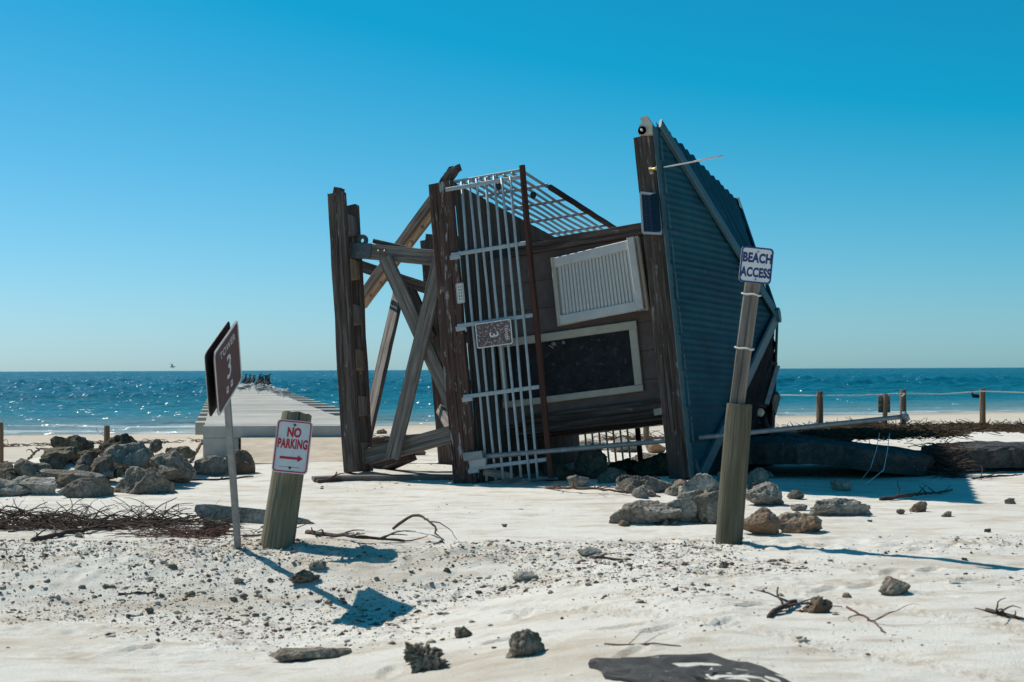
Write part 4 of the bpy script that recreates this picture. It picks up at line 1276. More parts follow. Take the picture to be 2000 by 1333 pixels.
rl = random.Random(31)
for i in range(26):
    x = rl.uniform(1215, 1395); y = rl.uniform(948, 1026)
    if x < 1320 and y > 985: y = rl.uniform(1018, 1030)
    w = rl.uniform(20, 50) if y < 1015 else rl.uniform(14, 26)
    rock(x - w / 2, x + w / 2, y - w * rl.uniform(0.45, 0.75), y, rl.choice(['rock', 'rock_light', 'rock', 'rock_brown']), 'rough rubble chunk packed round the rearing slab by the beach access piling', 'rubble round the rearing slab', name='rubble_chunk')
for i, (x, y, w) in enumerate(((1475, 960, 30), (1560, 1012, 22), (1620, 1000, 20), (1420, 940, 34), (1500, 935, 26), (1440, 975, 30))):
    rock(x - w / 2, x + w / 2, y - w * 0.6, y, 'rock_light' if i % 2 else 'rock', 'small loose stone among the boulders beyond the beach access piling', 'loose stones beyond the piling', name='rubble_chunk')

# clods and stones on the open foreground
rock(524, 680, 1256, 1292, 'clod', 'low wedge of broken crust on the foreground sand', None, cuts=10, depth=0.45, name='crust_fragment', cat='stone', sink=0.3, lump=0.22, rough=0.05, tilt=-0.10)
rock(788, 878, 1256, 1311, 'clod', 'crumbly lump of cemented shell and sand, the knobbliest in the foreground', None, holes=0.5, rough=0.22, lump=0.25, lod=ICO5, name='shell_clod', cat='clod')
rock(990, 1064, 1232, 1283, 'clod', 'rounded tan clod throwing a small dark shadow', None, rough=0.10, lump=0.2, lod=ICO5, name='sand_clod', cat='clod')
rock(886, 922, 1223, 1246, 'clod', 'small crumbly clod behind the knobbly shell lump', None, holes=0.4, rough=0.2, lod=ICO4, name='shell_clod', cat='clod')
rock(1720, 1782, 1129, 1163, 'clod', 'smooth pale stone alone on the right of the open sand', None, rough=0.05, name='beach_stone', cat='stone')
rock(1572, 1626, 1166, 1198, 'rock_brown', 'brown clod with a snapped root beside it', None, rough=0.2, lump=0.25, name='root_clod', cat='clod')
rock(563, 622, 1116, 1144, 'clod', 'grey clod lying across the sign post shadow', None, rough=0.2, lump=0.25, name='sand_clod', cat='clod')
rock(1002, 1052, 1118, 1134, 'rock_light', 'smooth white half-buried stone in the middle of the sand', None, rough=0.03, lump=0.1, name='beach_stone', cat='stone')
rock(602, 636, 1098, 1114, 'rock_light', 'whitish crust flake near the leaning piling', None, rough=0.15, name='crust_flake', cat='stone')
rock(1130, 1175, 1070, 1084, 'rock_light', 'pale flat stone among the crumbs below the wreck', None, rough=0.04, name='beach_stone', cat='stone')
rock(388, 452, 1016, 1040, 'rock_dark', 'dark tuft of weed and sand before the sign post', None, holes=0.5, rough=0.3, name='weed_clump', cat='clump')
GS = 'small dark clods scattered on the foreground sand'
spots = [(183, 1168), (160, 1150), (205, 1150), (60, 1150), (290, 1200), (315, 1168), (335, 1112), (250, 1208), (222, 1215), (505, 1168), (528, 1138), (555, 1188), (465, 1140), (500, 1205), (700, 1090), (803, 1120), (872, 1118), (985, 1030), (1150, 1145), (1165, 1140), (980, 1155), (1222, 1140), (1240, 1138), (1320, 1155), (1338, 1105), (1415, 1110), (1385, 1145), (1655, 1168), (1510, 1098), (1525, 1165), (1885, 1095), (1930, 1040), (1975, 985), (1850, 1010), (1700, 1020), (1760, 1005), (455, 1175), (372, 1165), (152, 1050), (90, 1138), (640, 1180), (735, 1135), (935, 1160), (1075, 1160)]
rr_ = random.Random(4)
for (x, y) in spots:
    w = rr_.uniform(9, 21); h = w * rr_.uniform(0.4, 0.65)
    rock(x - w / 2, x + w / 2, y - h, y, rr_.choice(['rock_brown', 'clod', 'rock_dark', 'clod']), 'small dark clod loose on the foreground sand', GS, rough=0.2, lump=0.25, lod=ICO3, name='small_clod', cat='clod', sink=0.2)

# ------------------------------------------------------------------ broken asphalt
def slab_from_outline(name, pts, z_of, thick, mat, label, cat, n=5, jag=0.06):
    """slab whose outline is given in plan, top at z_of(x,y); ragged edge and broken thickness"""
    rs = random.Random(5)
    out = []
    m_ = len(pts)
    for i in range(m_):
        a, b = Vector(pts[i]), Vector(pts[(i + 1) % m_])
        k = max(2, int((b - a).length / 0.12))
        for j in range(k):
            q = a.lerp(b, j / k)
            out.append((q.x + rs.uniform(-jag, jag), q.y + rs.uniform(-jag, jag)))
    c = Vector((sum(p[0] for p in out) / len(out), sum(p[1] for p in out) / len(out)))
    v = []; f = []
    N = len(out)
    rings = [1.0, 0.95, 0.9, 0.8, 0.7, 0.6, 0.5, 0.4, 0.3, 0.2, 0.1]
    for r in rings:
        for (x, y) in out:
            px, py = c.x + (x - c.x) * r, c.y + (y - c.y) * r
            v.append((px, py, z_of(px, py) + rs.uniform(-0.016, 0.016) - (0.02 if r == 1.0 else 0)))
    v.append((c.x, c.y, z_of(c.x, c.y)))
    for i in range(len(rings) - 1):
        for k in range(N):
            k2 = (k + 1) % N
            f.append((i * N + k, i * N + k2, (i + 1) * N + k2, (i + 1) * N + k))
    e = (len(rings) - 1) * N
    for k in range(N): f.append((e + k, e + (k + 1) % N, len(v) - 1))
    # edge: two rows down
    base = len(v)
    for j, t in enumerate((0.35, 0.7, 1.0)):
        for (x, y) in out:
            px, py = c.x + (x - c.x) * (1 - 0.02 * j) + rs.uniform(-0.02, 0.02), c.y + (y - c.y) * (1 - 0.02 * j) + rs.uniform(-0.02, 0.02)
            v.append((px, py, z_of(px, py) - thick * t))
    for k in range(N):
        k2 = (k + 1) % N
        f.append((k2, k, base + k, base + k2))
        for j in range(2):
            f.append((base + j * N + k2, base + j * N + k, base + (j + 1) * N + k, base + (j + 1) * N + k2))
    o = link(name, pydata(name, v, f), mat)
    return tag(o, label, cat)

a = at_dist(1380, 905, 19.4); 
slab_from_outline('road_slab', [(2.2, 19.5), (3.7, 19.0), (4.9, 19.1), (5.75, 19.5), (5.9, 20.6), (4.6, 21.7), (2.4, 21.6)], lambda x, y: 0.50 - 0.10 * (x - 4.0) * (1 if x > 4.0 else 0) + 0.02 * math.sin(x * 2) + 0.015 * (y - 19.3), 0.30, 'asphalt_grey', 'thick broken road slab undermined in the shadow of the wreck', 'road slab')
slab_from_outline('road_slab', [(6.05, 19.75), (7.4, 19.9), (9.5, 20.2), (9.6, 21.6), (7.0, 21.4), (6.0, 20.9)], lambda x, y: 0.36 + 0.015 * math.sin(x * 3) + 0.02 * (y - 20), 0.27, 'asphalt_grey', 'sunlit broken road slab beyond the clump of roots', 'road slab')
p1, p2, p3, p4, p5 = [on_ground(*q) for q in ((1128, 1306), (1240, 1288), (1390, 1283), (1470, 1300), (1560, 1330))]
poly = [(q.x, q.y) for q in (p1, p2, p3, p4, p5)][::-1]
poly = [(p1.x + 0.06, p1.y - 0.03), (p1.x + 0.10, p1.y - 0.20), (p1.x + 0.35, p1.y - 0.75), (p5.x + 0.1, p5.y - 0.65), (p5.x, p5.y), (p4.x, p4.y), (p3.x, p3.y), (p2.x, p2.y)]
ctr_ = Vector(((p1.x + p5.x) / 2, p3.y - 0.3))
slab_from_outline('asphalt_patch', poly, lambda x, y: H(x, y) * 0.35 + H(ctr_.x, ctr_.y) * 0.65 + 0.020 + 0.007 * math.sin(x * 7 + y * 5) + 0.012 * float(noise3(x * 4, y * 6, 2.0)), 0.09, 'asphalt', 'black asphalt patch dusted with sand, half buried in the foreground', 'asphalt patch', jag=0.02)

# timber sleeper half sunk before the legs
sa, sb = on_ground(610, 941), on_ground(905, 938)
tag(beam('buried_sleeper', sa + Vector((0, 0.05, 0.0)), sb + Vector((0, 0.05, 0.02)), 0.2, 0.12, 'post_wood', None, (0, 1, 0), jit=0.006), 'long grey timber sleeper half sunk in sand before the fallen legs', 'timber')

# ------------------------------------------------------------------ fence posts, rope, notice boards
def fpost(px, ytop, ybot, wpx, d, label):
    c = at_dist(px, ybot, d); t = at_dist(px, ytop, d)
    r = wpx * d / FPX / 2
    b = Vector((c.x, c.y, H(c.x, c.y) - 0.25))
    o = cyl_post('fence_post', b, t, r, r * 0.95, 'fence_wood', None, 14, 6, 0.005)
    tag(o, label, 'post', 'timber fence posts behind the wreck')
    return t
tops = []
tops.append(fpost(1601, 765, 832, 14, 29, 'brown timber fence post rising behind the level metal pole'))
tops.append(fpost(1764, 762, 836, 12.5, 29, 'tall timber fence post beside the notice board post'))
tops.append(fpost(1919, 760, 828, 12, 31, 'lone timber fence post standing in the heaped dry seaweed'))
fpost(1262, 815, 850, 12, 29, 'short timber post seen under the fallen cabin')
fpost(209, 832, 868, 12, 30, 'rotten post stub rising behind the rubble heap')
c = fpost(-2, 826, 900, 18, 21, 'dark weathered post at the outer end of the rubble heap')
# the rope: one thing, sagging from post to post
rp = [at_dist(1495, 772, 29.5), at_dist(1601, 773, 28.95), at_dist(1680, 773, 28.9), at_dist(1764, 769, 28.9), at_dist(1840, 770, 30), at_dist(1919, 764.5, 30.9), at_dist(2030, 768, 31), at_dist(2200, 762, 31.5)]
pts = []
for i in range(len(rp) - 1):
    for k in range(6): pts.append(rp[i].lerp(rp[i + 1], k / 6))
tag(tube('fence_rope', pts, 0.011, 'rope', None, 6), 'white rope strung along the timber fence posts', 'rope')
pts = [at_dist(1766, 770, 28.85) + Vector((-0.14 * k / 8 - 0.02 * math.sin(k), -0.05, -0.03 * k + 0.004 * k * k)) for k in range(9)]
tag(tube('rope_tail', pts, 0.012, 'rope', None, 6), 'frayed rope tail hanging from the tall fence post', 'rope')
# board post
nb0 = at_dist(1727, 832, 28.2); nbt = at_dist(1730, 770, 28.2)
root = empty('notice_board', (nb0.x, nb0.y, H(nb0.x, nb0.y)))
tag(root, 'slim post with two small weathered notice boards seen from behind', 'notice board')
under(beam('post', Vector((nb0.x, nb0.y, H(nb0.x, nb0.y) - 0.2)), nbt, 0.08, 0.08, 'fence_wood', None, jit=0.003), root)
for dx, w_ in ((-8, 0.10), (6.5, 0.08)):
    c = at_dist(1728 + dx, 790, 28.25)
    under(rounded_plate('board', w_, 0.33, 0.02, 0.02, 'post_wood', None, Matrix.Translation(c)), root)
# thin white cords dangling over the road slab
for k, xs_ in enumerate((((1718, 846), (1712, 878), (1700, 915), (1680, 941)), ((1738, 846), (1733, 882), (1726, 918), (1686, 950)))):
    ds_ = (19.6, 18.9, 18.2, 16.9)
    P = [at_dist(x, y, d) for (x, y), d in zip(xs_, ds_)]
    P[-1] = on_ground(*xs_[-1])
    pts = []
    for i in range(3):
        for j in range(5): pts.append(P[i].lerp(P[i + 1], j / 5))
    pts.append(P[-1])
    tag(tube('dangling_cord', pts, 0.005, 'rope', None, 5), 'thin pale cord dangling over the shaded road slab', 'cord', 'cords over the road slab')

# ------------------------------------------------------------------ broken roof unit behind the tower
ub = at_dist(1495, 845, 20.3)
unit = empty('broken_cabinet', ub)
tag(unit, 'smashed dark equipment cabinet with pale edge rail, jammed behind the tower roof', 'cabinet')
def ubm(name, a, b, d0, d1, w, h, mat, ref=(0, 1, 0)):
    return under(beam(name, at_dist(*a, d0), at_dist(*b, d1), w, h, mat, None, ref, jit=0.003), unit)
ubm('casing', (1478, 705), (1466, 790), 20.4, 20.2, 0.35, 0.20, 'steel')
ubm('casing', (1504, 712), (1482, 800), 20.3, 20.1, 0.30, 0.15, 'asphalt_grey')
ubm('edge_rail', (1519, 715), (1496, 790), 20.1, 19.9, 0.06, 0.07, 'galv')
ubm('edge_rail', (1497, 640), (1502, 706), 20.6, 20.5, 0.10, 0.05, 'alu')
ubm('edge_rail', (1503, 630), (1476, 700), 20.7, 20.6, 0.08, 0.07, 'roof_trim')
ubm('inner_bar', (1494, 655), (1491, 705), 20.8, 20.7, 0.03, 0.025, 'alu')
ubm('inner_bar', (1487, 670), (1487, 705), 20.8, 20.7, 0.03, 0.025, 'alu')
ubm('backing_panel', (1490, 660), (1488, 712), 20.95, 20.9, 0.02, 0.16, 'black')
hm, _V = rock_mesh('torn_housing', (0.36, 0.45, 0.62), 77, cuts=6, lump=0.12, rough=0.02)
cc_ = at_dist(1503, 795, 20.4)
under(link('torn_housing', hm, 'black', None, Matrix.Translation(cc_), False), unit)
hm, _V = rock_mesh('torn_housing', (0.50, 0.5, 0.50), 78, cuts=6, lump=0.12, rough=0.02)
under(link('torn_housing', hm, 'black', None, Matrix.Translation(at_dist(1482, 825, 20.5)), False), unit)
under(lathe('lamp', [(-0.03, 0.0), (-0.03, 0.05), (0.02, 0.075), (0.03, 0.0)], 'lamp_glass', None, Matrix.Translation(at_dist(1485, 806, 20.0)) @ Matrix.Rotation(1.9, 4, 'Z')), unit)

# ------------------------------------------------------------------ driftwood, roots, seaweed
def wander(p, dir_, L, step, bend, rs, hug=True, lift=0.0, r=0.01):
    pts = [Vector(p)]
    d = Vector(dir_).normalized()
    n_ = max(3, int(L / step))
    for i in range(n_):
        d = (d + Vector((rs.gauss(0, bend), rs.gauss(0, bend), rs.gauss(0, bend * 0.5)))).normalized()
        q = pts[-1] + d * step
        if hug:
            g_ = H(q.x, q.y)
            q.z = max(q.z - 0.01, g_ + r * 0.7) if lift == 0 else max(q.z, g_ + r * 0.7)
            if q.z > g_ + lift + r: d.z -= 0.15
        pts.append(q)
    return pts

def branch(name, px0, px1, r, mat, label, cat='branch', group=None, twigs=4, seed=1, via=(), arch=0.0):
    rs = random.Random(seed)
    P = [on_ground(*q) for q in (px0,) + tuple(via) + (px1,)]
    pts = []
    for i in range(len(P) - 1):
        n_ = max(4, int((P[i + 1] - P[i]).length / 0.07))
        for k in range(n_):
            q = P[i].lerp(P[i + 1], k / n_) + Vector((rs.gauss(0, 0.008), rs.gauss(0, 0.010), 0))
            q.z = H(q.x, q.y) + r * 0.6 + arch * math.sin(math.pi * (k + i * n_) / (n_ * (len(P) - 1))) + rs.gauss(0, 0.004)
            pts.append(q)
    pts.append(P[-1] + Vector((0, 0, r * 0.5)))
    v, f = [], []
    n_ = len(pts)
    tube_data(pts, [r * (1.15 - 0.75 * i / n_) * rs.uniform(0.85, 1.2) for i in range(n_)], 7, v, f)
    for t in range(twigs):
        i = rs.randrange(1, n_ - 1)
        d = (pts[i] - pts[i - 1]).normalized()
        d = Matrix.Rotation(rs.choice([-1, 1]) * rs.uniform(0.4, 1.0), 3, 'Z') @ d + Vector((0, 0, rs.uniform(0, 0.7)))
        tp = wander(pts[i], d, rs.uniform(0.12, 0.4), 0.05, 0.2, rs, True, 0.06, r * 0.4)
        tube_data(tp, [r * 0.5 * (1 - 0.8 * k / len(tp)) for k in range(len(tp))], 5, v, f)
    o = link(name, pydata(name, v, f), mat, None, None, True)
    return tag(o, label, cat, group)

branch('driftwood_branch', (1066, 955), (1290, 972), 0.018, 'root_red', 'thin red-brown branch lying before the fallen cabin', twigs=9, seed=3, via=((1110, 962), (1180, 966)), arch=0.05)
branch('driftwood_branch', (600, 1043), (790, 1060), 0.020, 'root', 'twiggy dark branch beside the leaning piling', twigs=10, seed=4, via=((690, 1060),), arch=0.03)
branch('driftwood_branch', (770, 1035), (866, 1062), 0.013, 'root', 'thin arched twig springing off the sand past the leaning piling', twigs=2, seed=5, via=((820, 1042),), arch=0.16)
branch('driftwood_branch', (1500, 1207), (1578, 1180), 0.017, 'root', 'snapped dark root with stubby prongs beside the brown clod', twigs=6, seed=6, via=((1535, 1192),), arch=0.02)
branch('driftwood_branch', (1655, 1190), (1730, 1238), 0.007, 'root_red', 'fine crooked rootlet on the open sand', twigs=3, seed=8, via=((1695, 1210),))
branch('driftwood_branch', (1720, 978), (1860, 958), 0.018, 'root', 'dark crooked branch at the tip of the wreck shadow', twigs=6, seed=9, via=((1780, 975),), arch=0.03)
branch('driftwood_branch', (1900, 936), (1996, 928), 0.016, 'root', 'dark branch before the sunlit road slab', twigs=3, seed=10)
branch('driftwood_branch', (0, 905), (150, 912), 0.022, 'root', 'dark bent branch draped over the rubble heap', twigs=4, seed=11, via=((80, 893),), arch=0.10)
branch('driftwood_branch', (372, 905), (430, 868), 0.022, 'root', 'forked black branch leaning up towards the pier support', twigs=8, seed=12, arch=0.25)
branch('driftwood_branch', (320, 938), (495, 932), 0.018, 'root', 'straight dark stick lying behind the sign post', twigs=3, seed=13)
branch('driftwood_branch', (60, 1058), (470, 1022), 0.020, 'root', 'long thin root trailing out of the driftwood tangle', twigs=10, seed=14, via=((200, 1036), (330, 1026)), arch=0.03)
branch('driftwood_branch', (620, 944), (668, 940), 0.03, 'root_red', 'short red-brown root knot by the sleeper', twigs=4, seed=15)
branch('driftwood_branch', (1930, 1195), (2000, 1212), 0.014, 'root', 'black feathery stick near the open sand edge', twigs=5, seed=16)
branch('driftwood_branch', (235, 1162), (305, 1158), 0.009, 'root', 'short dark twig on the crumb-strewn sand', twigs=1, seed=17)
branch('driftwood_branch', (1180, 1260), (1330, 1263), 0.005, 'root_red', 'hair-thin root lying before the asphalt patch', twigs=2, seed=18)
branch('driftwood_branch', (1155, 1088), (1230, 1094), 0.012, 'root', 'short brown stick among the crumbs below the wreck', twigs=1, seed=19)

def tangle(name, area, count, rmin, rmax, Lr, lift, mat, label, cat, seed, zoff=0.0):
    rs = random.Random(seed)
    v, f = [], []
    for _ in range(count):
        x, y, hmax = area(rs)
        p = Vector((x, y, H(x, y) + zoff + rs.random() ** 1.6 * hmax))
        a = rs.gauss(0, 0.7) + (math.pi if rs.random() < 0.5 else 0)
        d = Vector((math.cos(a), math.sin(a) * 0.8, rs.uniform(-0.15, 0.35)))
        r = rs.uniform(rmin, rmax)
        tp = wander(p, d, rs.uniform(*Lr), 0.055, 0.22, rs, True, lift, r)
        tube_data(tp, [r * (1 - 0.6 * k / len(tp)) for k in range(len(tp))], 4, v, f, cap=False)
    o = link(name, pydata(name, v, f), mat, None, None, True)
    return tag(o, label, cat, None, 'stuff')

t1, t2 = on_ground(0, 1040), on_ground(310, 1030)
def area1(rs):
    k = rs.random() ** 1.1
    x = t1.x - 0.6 + (t2.x - t1.x + 0.8) * k
    y = t1.y + 0.25 + (t2.y - t1.y) * k + rs.gauss(0, 0.22)
    return x, y, 0.15 * (1 - k * 0.75)
tangle('root_tangle', area1, 520, 0.0025, 0.008, (0.2, 0.7), 0.13, 'root', 'dark tangle of roots and twigs heaped on the sand', 'driftwood', 21)
tw = on_ground(385, 1045)
tangle('root_litter', lambda rs: (tw.x + rs.gauss(0, 0.28), tw.y + rs.gauss(0, 0.16), 0.04), 160, 0.003, 0.007, (0.15, 0.45), 0.05, 'root_red', 'fine reddish root litter at the foot of the sign post', 'driftwood', 22)

# dry seaweed heaped along the fence line
def area2(rs):
    x = rs.uniform(5.2, 12.5)
    y = 27.2 + rs.gauss(0, 0.55) + 0.15 * x
    hm_ = 0.17 * (0.55 + 0.45 * math.sin(x * 2.1) * math.sin(x * 0.9 + 1)) * math.exp(-((y - 27.2 - 0.15 * x) / 0.7) ** 2) + 0.05
    return x, y, max(hm_, 0.04)
tangle('seaweed_wrack', area2, 8000, 0.005, 0.012, (0.12, 0.34), 0.2, 'wrack', 'brown mounds of dry seaweed heaped along the fence', 'seaweed', 23)
def area3(rs):
    x = rs.uniform(4.4, 6.6); y = 21.4 + rs.gauss(0, 0.35)
    return x, y, 0.10
tangle('seaweed_mat', area3, 2600, 0.004, 0.009, (0.12, 0.32), 0.5, 'wrack', 'brown dry grass and seaweed lying on the broken road slab', 'seaweed', 24, zoff=0.42)
def area4(rs):
    x = 5.95 + rs.gauss(0, 0.11); y = 19.6 + rs.gauss(0, 0.25)
    return x, y, 0.42
tangle('root_clump', area4, 420, 0.004, 0.010, (0.12, 0.32), 0.34, 'root', 'ragged dark clump of roots where the two road slabs meet', 'roots', 25)
def area5(rs):
    x = rs.uniform(-16, 2); return x, 36 + 0.3 * x + rs.gauss(0, 0.5), 0.04
tangle('tide_line', area5, 420, 0.006, 0.012, (0.2, 0.7), 0.04, 'root_red', 'thin broken tide line of weed across the damp beach', 'seaweed', 26)
def area6(rs):
    x = rs.uniform(2.0, 5.5); return x, 30.5 + 0.2 * x + rs.gauss(0, 0.25), 0.05
tangle('tide_line', area6, 260, 0.006, 0.014, (0.2, 0.6), 0.06, 'root_red', 'reddish weed line on the sand behind the fallen cabin', 'seaweed', 27)

# crumbs: thousands of bits of crust and shell
def crumbs(name, n, area, label, seed):
    rs = np.random.default_rng(seed)
    xs, ys, sz = area(rs, n)
    zs = ground(xs, ys)
    base = np.array([[1, 0, 0], [-1, 0, 0], [0, 1, 0], [0, -1, 0], [0, 0, 1], [0, 0, -1], [.6, .6, .5], [-.6, -.6, .4]], float)
    tris = np.array([[0, 6, 4], [6, 2, 4], [2, 1, 4], [1, 7, 4], [7, 3, 4], [3, 0, 4], [2, 0, 5], [6, 0, 2], [1, 2, 5], [3, 1, 5], [7, 1, 3], [0, 3, 5]])
    n = len(xs)
    ang = rs.uniform(0, 6.28, n)
    jit = rs.uniform(0.5, 1.25, (n, 8, 1))
    P = base[None] * jit
    asp = np.stack([rs.uniform(0.8, 1.7, n), rs.uniform(0.6, 1.1, n), rs.uniform(0.35, 0.8, n)], -1)
    P = P * asp[:, None, :] * sz[:, None, None]
    c, s = np.cos(ang)[:, None], np.sin(ang)[:, None]
    Xr = P[..., 0] * c - P[..., 1] * s; Yr = P[..., 0] * s + P[..., 1] * c
    V = np.stack([Xr + xs[:, None], Yr + ys[:, None], P[..., 2] + zs[:, None] + (sz * 0.12)[:, None]], -1).reshape(-1, 3)
    T = (tris[None] + (np.arange(n) * 8)[:, None, None]).reshape(-1, 3)
    me = bpy.data.meshes.new(name)
    me.vertices.add(len(V)); me.vertices.foreach_set('co', V.ravel())
    me.loops.add(T.size); me.loops.foreach_set('vertex_index', T.ravel())
    me.polygons.add(len(T)); me.polygons.foreach_set('loop_start', np.arange(len(T)) * 3); me.polygons.foreach_set('loop_total', np.full(len(T), 3))
    me.update(); me.validate()
    o = link(name, me, 'crumbs')
    tag(o, label, 'debris', None, 'stuff')
def areaA(rs, n):
    n2 = n * 7
    x = rs.uniform(-5.5, 6.0, n2); y = 7.2 + 5.2 * rs.random(n2) ** 0.75
    dens = smooth((fbm(x * 0.9, y * 1.4, 3.0, 3) + 0.45) / 0.9) * (0.25 + 0.75 * smooth((y - 8.6) / 2.0)) * np.where(x > 2.2, 0.45, 1.0)
    k = rs.random(n2) < dens ** 1.6
    x, y = x[k][:n], y[k][:n]
    sz = 0.0025 + 0.008 * rs.random(len(x)) ** 2.5 + 0.026 * rs.random(len(x)) ** 18
    return x, y, sz
crumbs('crust_crumbs', 21000, areaA, 'scattered crumbs of crust, shell and bark over the foreground sand', 31)
def areaB(rs, n):
    x = rs.uniform(-5, 5.5, n); y = 11.75 + 0.22 * noise3(x * 0.9, 3.3, 1.0) + rs.normal(0, 0.20, n)
    k = rs.random(n) < smooth((noise3(x * 1.3, 1.0, 9.0) + 0.7) / 1.0) * np.where(x > 2.6, 0.35, 1.0)
    x, y = x[k], y[k]
    return x, y, 0.004 + 0.012 * rs.random(len(x)) ** 2.5
crumbs('scarp_crumbs', 5200, areaB, 'band of broken crust crumbs along the little scarp by the sign posts', 32)
def areaC(rs, n):
    x = rs.uniform(-7, 8, n); y = rs.uniform(12.3, 26, n)
    k = rs.random(n) < smooth((fbm(x * 0.5, y * 0.5, 7.0, 2)) / 0.8)
    return x[k], y[k], 0.006 + 0.02 * rs.random(int(k.sum())) ** 5
crumbs('far_crumbs', 3500, areaC, 'thin scatter of bits on the pale sand around the wreck', 33)

# ------------------------------------------------------------------ birds
def bird_mesh(name, pose):
    """pose 'upright' cormorant, 'gull' standing, 'float' swimming: one swept body, bill to tail"""
    if pose == 'upright':
        path = [(-0.30, 0, 0.06), (-0.22, 0, 0.14), (-0.10, 0, 0.26), (0.0, 0, 0.38), (0.07, 0, 0.50), (0.09, 0, 0.60), (0.07, 0, 0.70), (0.09, 0, 0.77), (0.13, 0, 0.79), (0.20, 0, 0.79), (0.25, 0, 0.78)]
        rad = [0.012, 0.05, 0.105, 0.11, 0.075, 0.042, 0.034, 0.038, 0.034, 0.014, 0.006]
        legs = [(-0.06, 0.05), (-0.06, -0.05)]; lz = 0.22
    elif pose == 'gull':
        path = [(-0.24, 0, 0.14), (-0.15, 0, 0.15), (-0.04, 0, 0.155), (0.06, 0, 0.17), (0.11, 0, 0.22), (0.13, 0, 0.26), (0.17, 0, 0.265), (0.21, 0, 0.258), (0.235, 0, 0.25)]
        rad = [0.008, 0.04, 0.075, 0.07, 0.045, 0.038, 0.03, 0.012, 0.005]
        legs = [(-0.01, 0.03), (-0.01, -0.03)]; lz = 0.1
    else:
        path = [(-0.42, 0, 0.10), (-0.28, 0, 0.10), (-0.08, 0, 0.10), (0.12, 0, 0.12), (0.20, 0, 0.24), (0.17, 0, 0.36), (0.20, 0, 0.45), (0.26, 0, 0.44), (0.36, 0, 0.36), (0.46, 0, 0.27)]
        rad = [0.015, 0.09, 0.16, 0.13, 0.06, 0.045, 0.05, 0.045, 0.022, 0.008]
        legs = []; lz = 0
    v, f = tube_data(path, rad, 10)
    for (x, y) in legs:
        tube_data([(x, y, lz), (x + 0.01, y, 0.01), (x + 0.05, y, 0.004)], [0.012, 0.008, 0.012], 5, v, f)
    me = pydata(name, v, f)
    me.polygons.foreach_set('use_smooth', [True] * len(me.polygons))
    return me
cor, gul = bird_mesh('cormorant', 'upright'), bird_mesh('gull', 'gull')
def wing_mesh(L, h):
    v, f = tube_data([(-L * 0.6, 0, -h * 0.4), (-L * 0.3, 0, 0), (0, 0, h * 0.1), (L * 0.3, 0, h * 0.1), (L * 0.42, 0, 0)], [0.006, h * 0.5, h * 0.7, h * 0.55, 0.01], 8)
    v = [(x, y * 0.35, z) for x, y, z in v]
    me = pydata('wing', v, f); me.polygons.foreach_set('use_smooth', [True] * len(me.polygons)); return me
wg_g, wg_c = wing_mesh(0.34, 0.085), wing_mesh(0.40, 0.15)
def put_bird(name, me, wm_, mat, wmat, p, yaw, sc_, label, cat, group):
    o = link(name, me, mat)
    if not me.materials: me.materials.append(M[mat])
    o.matrix_basis = Matrix.Translation(p) @ Matrix.Rotation(yaw, 4, 'Z') @ Matrix.Scale(sc_, 4)
    tag(o, label, cat, group)
    for s in (-1, 1):
        if 'cormorant' in name: mw = Matrix.Translation((-0.06, s * 0.085, 0.30)) @ Matrix.Rotation(-0.85, 4, 'Y')
        else: mw = Matrix.Translation((-0.06, s * 0.055, 0.165))
        link('wing', wm_, wmat, o, mw)
rb = random.Random(9)
for i in range(16):
    a = 44 + 36 * (i / 15) ** 1.0 + rb.uniform(-0.6, 0.6)
    side = 0.93 - 0.45 * max(0, (i - 9) / 6) + rb.uniform(-0.12, 0.05)
    p = pier_pt(side, min(a, PLEN - 0.4), PZ + 0.004)
    put_bird('cormorant', cor, wg_c, 'bird_dark', 'bird_dark', p, rb.choice([0.2, 2.9, 0.6, -0.4]) + rb.uniform(-0.4, 0.4), rb.uniform(0.8, 1.0), 'black cormorant perched upright towards the seaward end of the pier', 'bird', 'cormorants on the pier')
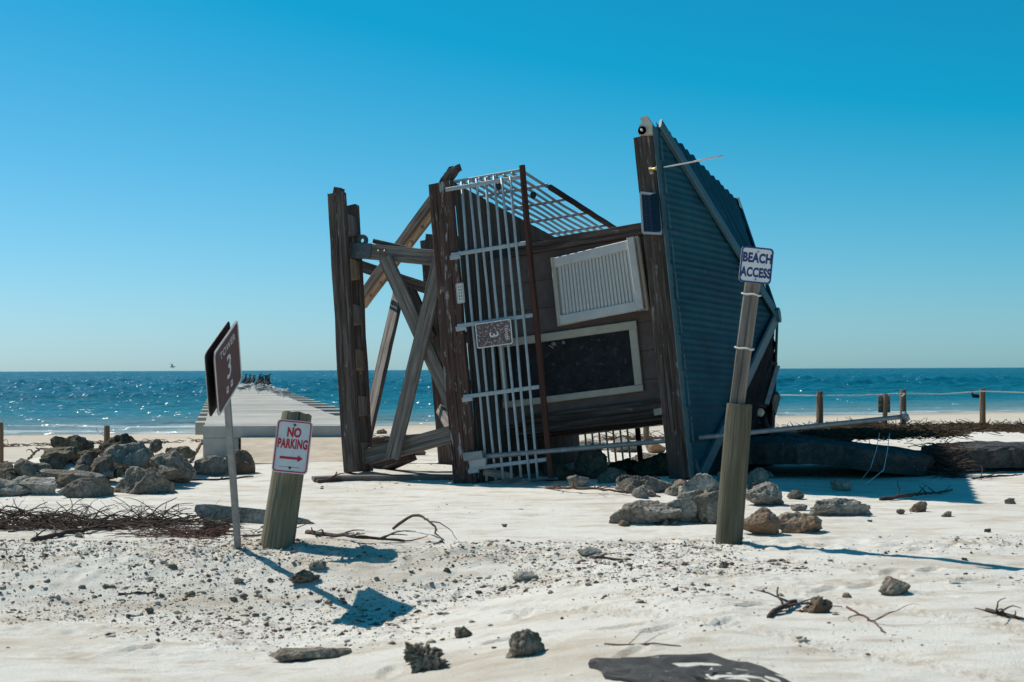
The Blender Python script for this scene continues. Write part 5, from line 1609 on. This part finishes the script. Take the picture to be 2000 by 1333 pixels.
for i in range(22):
    a = 23 + 27 * rb.random() ** 0.7
    if i < 16: p = pier_pt(rb.uniform(0.93, 1.4) if (a - 2.2) % 3.0 < 0.8 else rb.uniform(0.80, 0.95), a, PZ + (0.004 if True else 0))
    else: p = pier_pt(rb.uniform(-0.2, 0.6), a + 6, PZ + 0.004)
    if i < 16 and (a - 2.2) % 3.0 < 0.8: p.z = PZ - 0.03
    put_bird('gull', gul, wg_g, 'bird_white', 'bird_grey', p, rb.uniform(-0.6, 0.6) + rb.choice([0, 3.1]), rb.uniform(0.9, 1.15), 'white gull with grey wings standing on the pier', 'bird', 'gulls on the pier')
# a pelican afloat off the beach
pf = at_dist(1905, 780, 92)
pf.z = -0.45
o = link('pelican', bird_mesh('pelican', 'float'), 'bird_dark', None, Matrix.Translation(pf) @ Matrix.Rotation(3.0, 4, 'Z') @ Matrix.Scale(1.0, 4))
tag(o, 'dark pelican floating on the sea beyond the lone fence post', 'bird')
# a gull in flight above the horizon
fp = at_dist(337, 717, 115)
v, f = tube_data([(-0.22, 0, 0), (-0.1, 0, 0), (0.05, 0, 0.01), (0.16, 0, 0.02), (0.24, 0, 0.01)], [0.01, 0.05, 0.06, 0.04, 0.006], 8)
o = link('flying_gull', pydata('flying_gull', v, f), 'bird_grey', None, Matrix.Translation(fp) @ Matrix.Rotation(0.5, 4, 'Z') @ Matrix.Rotation(0.35, 4, 'X'), True)
tag(o, 'grey gull flying low over the sea, wings raised', 'bird')
for s in (-1, 1):
    wv_ = [(0.06, s * 0.03, 0.02), (-0.08, s * 0.03, 0.02), (0.07, s * 0.28, 0.14), (-0.05, s * 0.28, 0.14), (-0.04, s * 0.58, 0.10), (-0.10, s * 0.56, 0.10)]
    wv_ += [(x, y, z - 0.012) for x, y, z in wv_]
    wf_ = [(0, 1, 3, 2), (2, 3, 5, 4), (6, 8, 9, 7), (8, 10, 11, 9), (0, 2, 8, 6), (2, 4, 10, 8), (1, 7, 9, 3), (3, 9, 11, 5), (4, 5, 11, 10)]
    link('wing', pydata('wing', wv_, wf_), 'bird_grey', o)
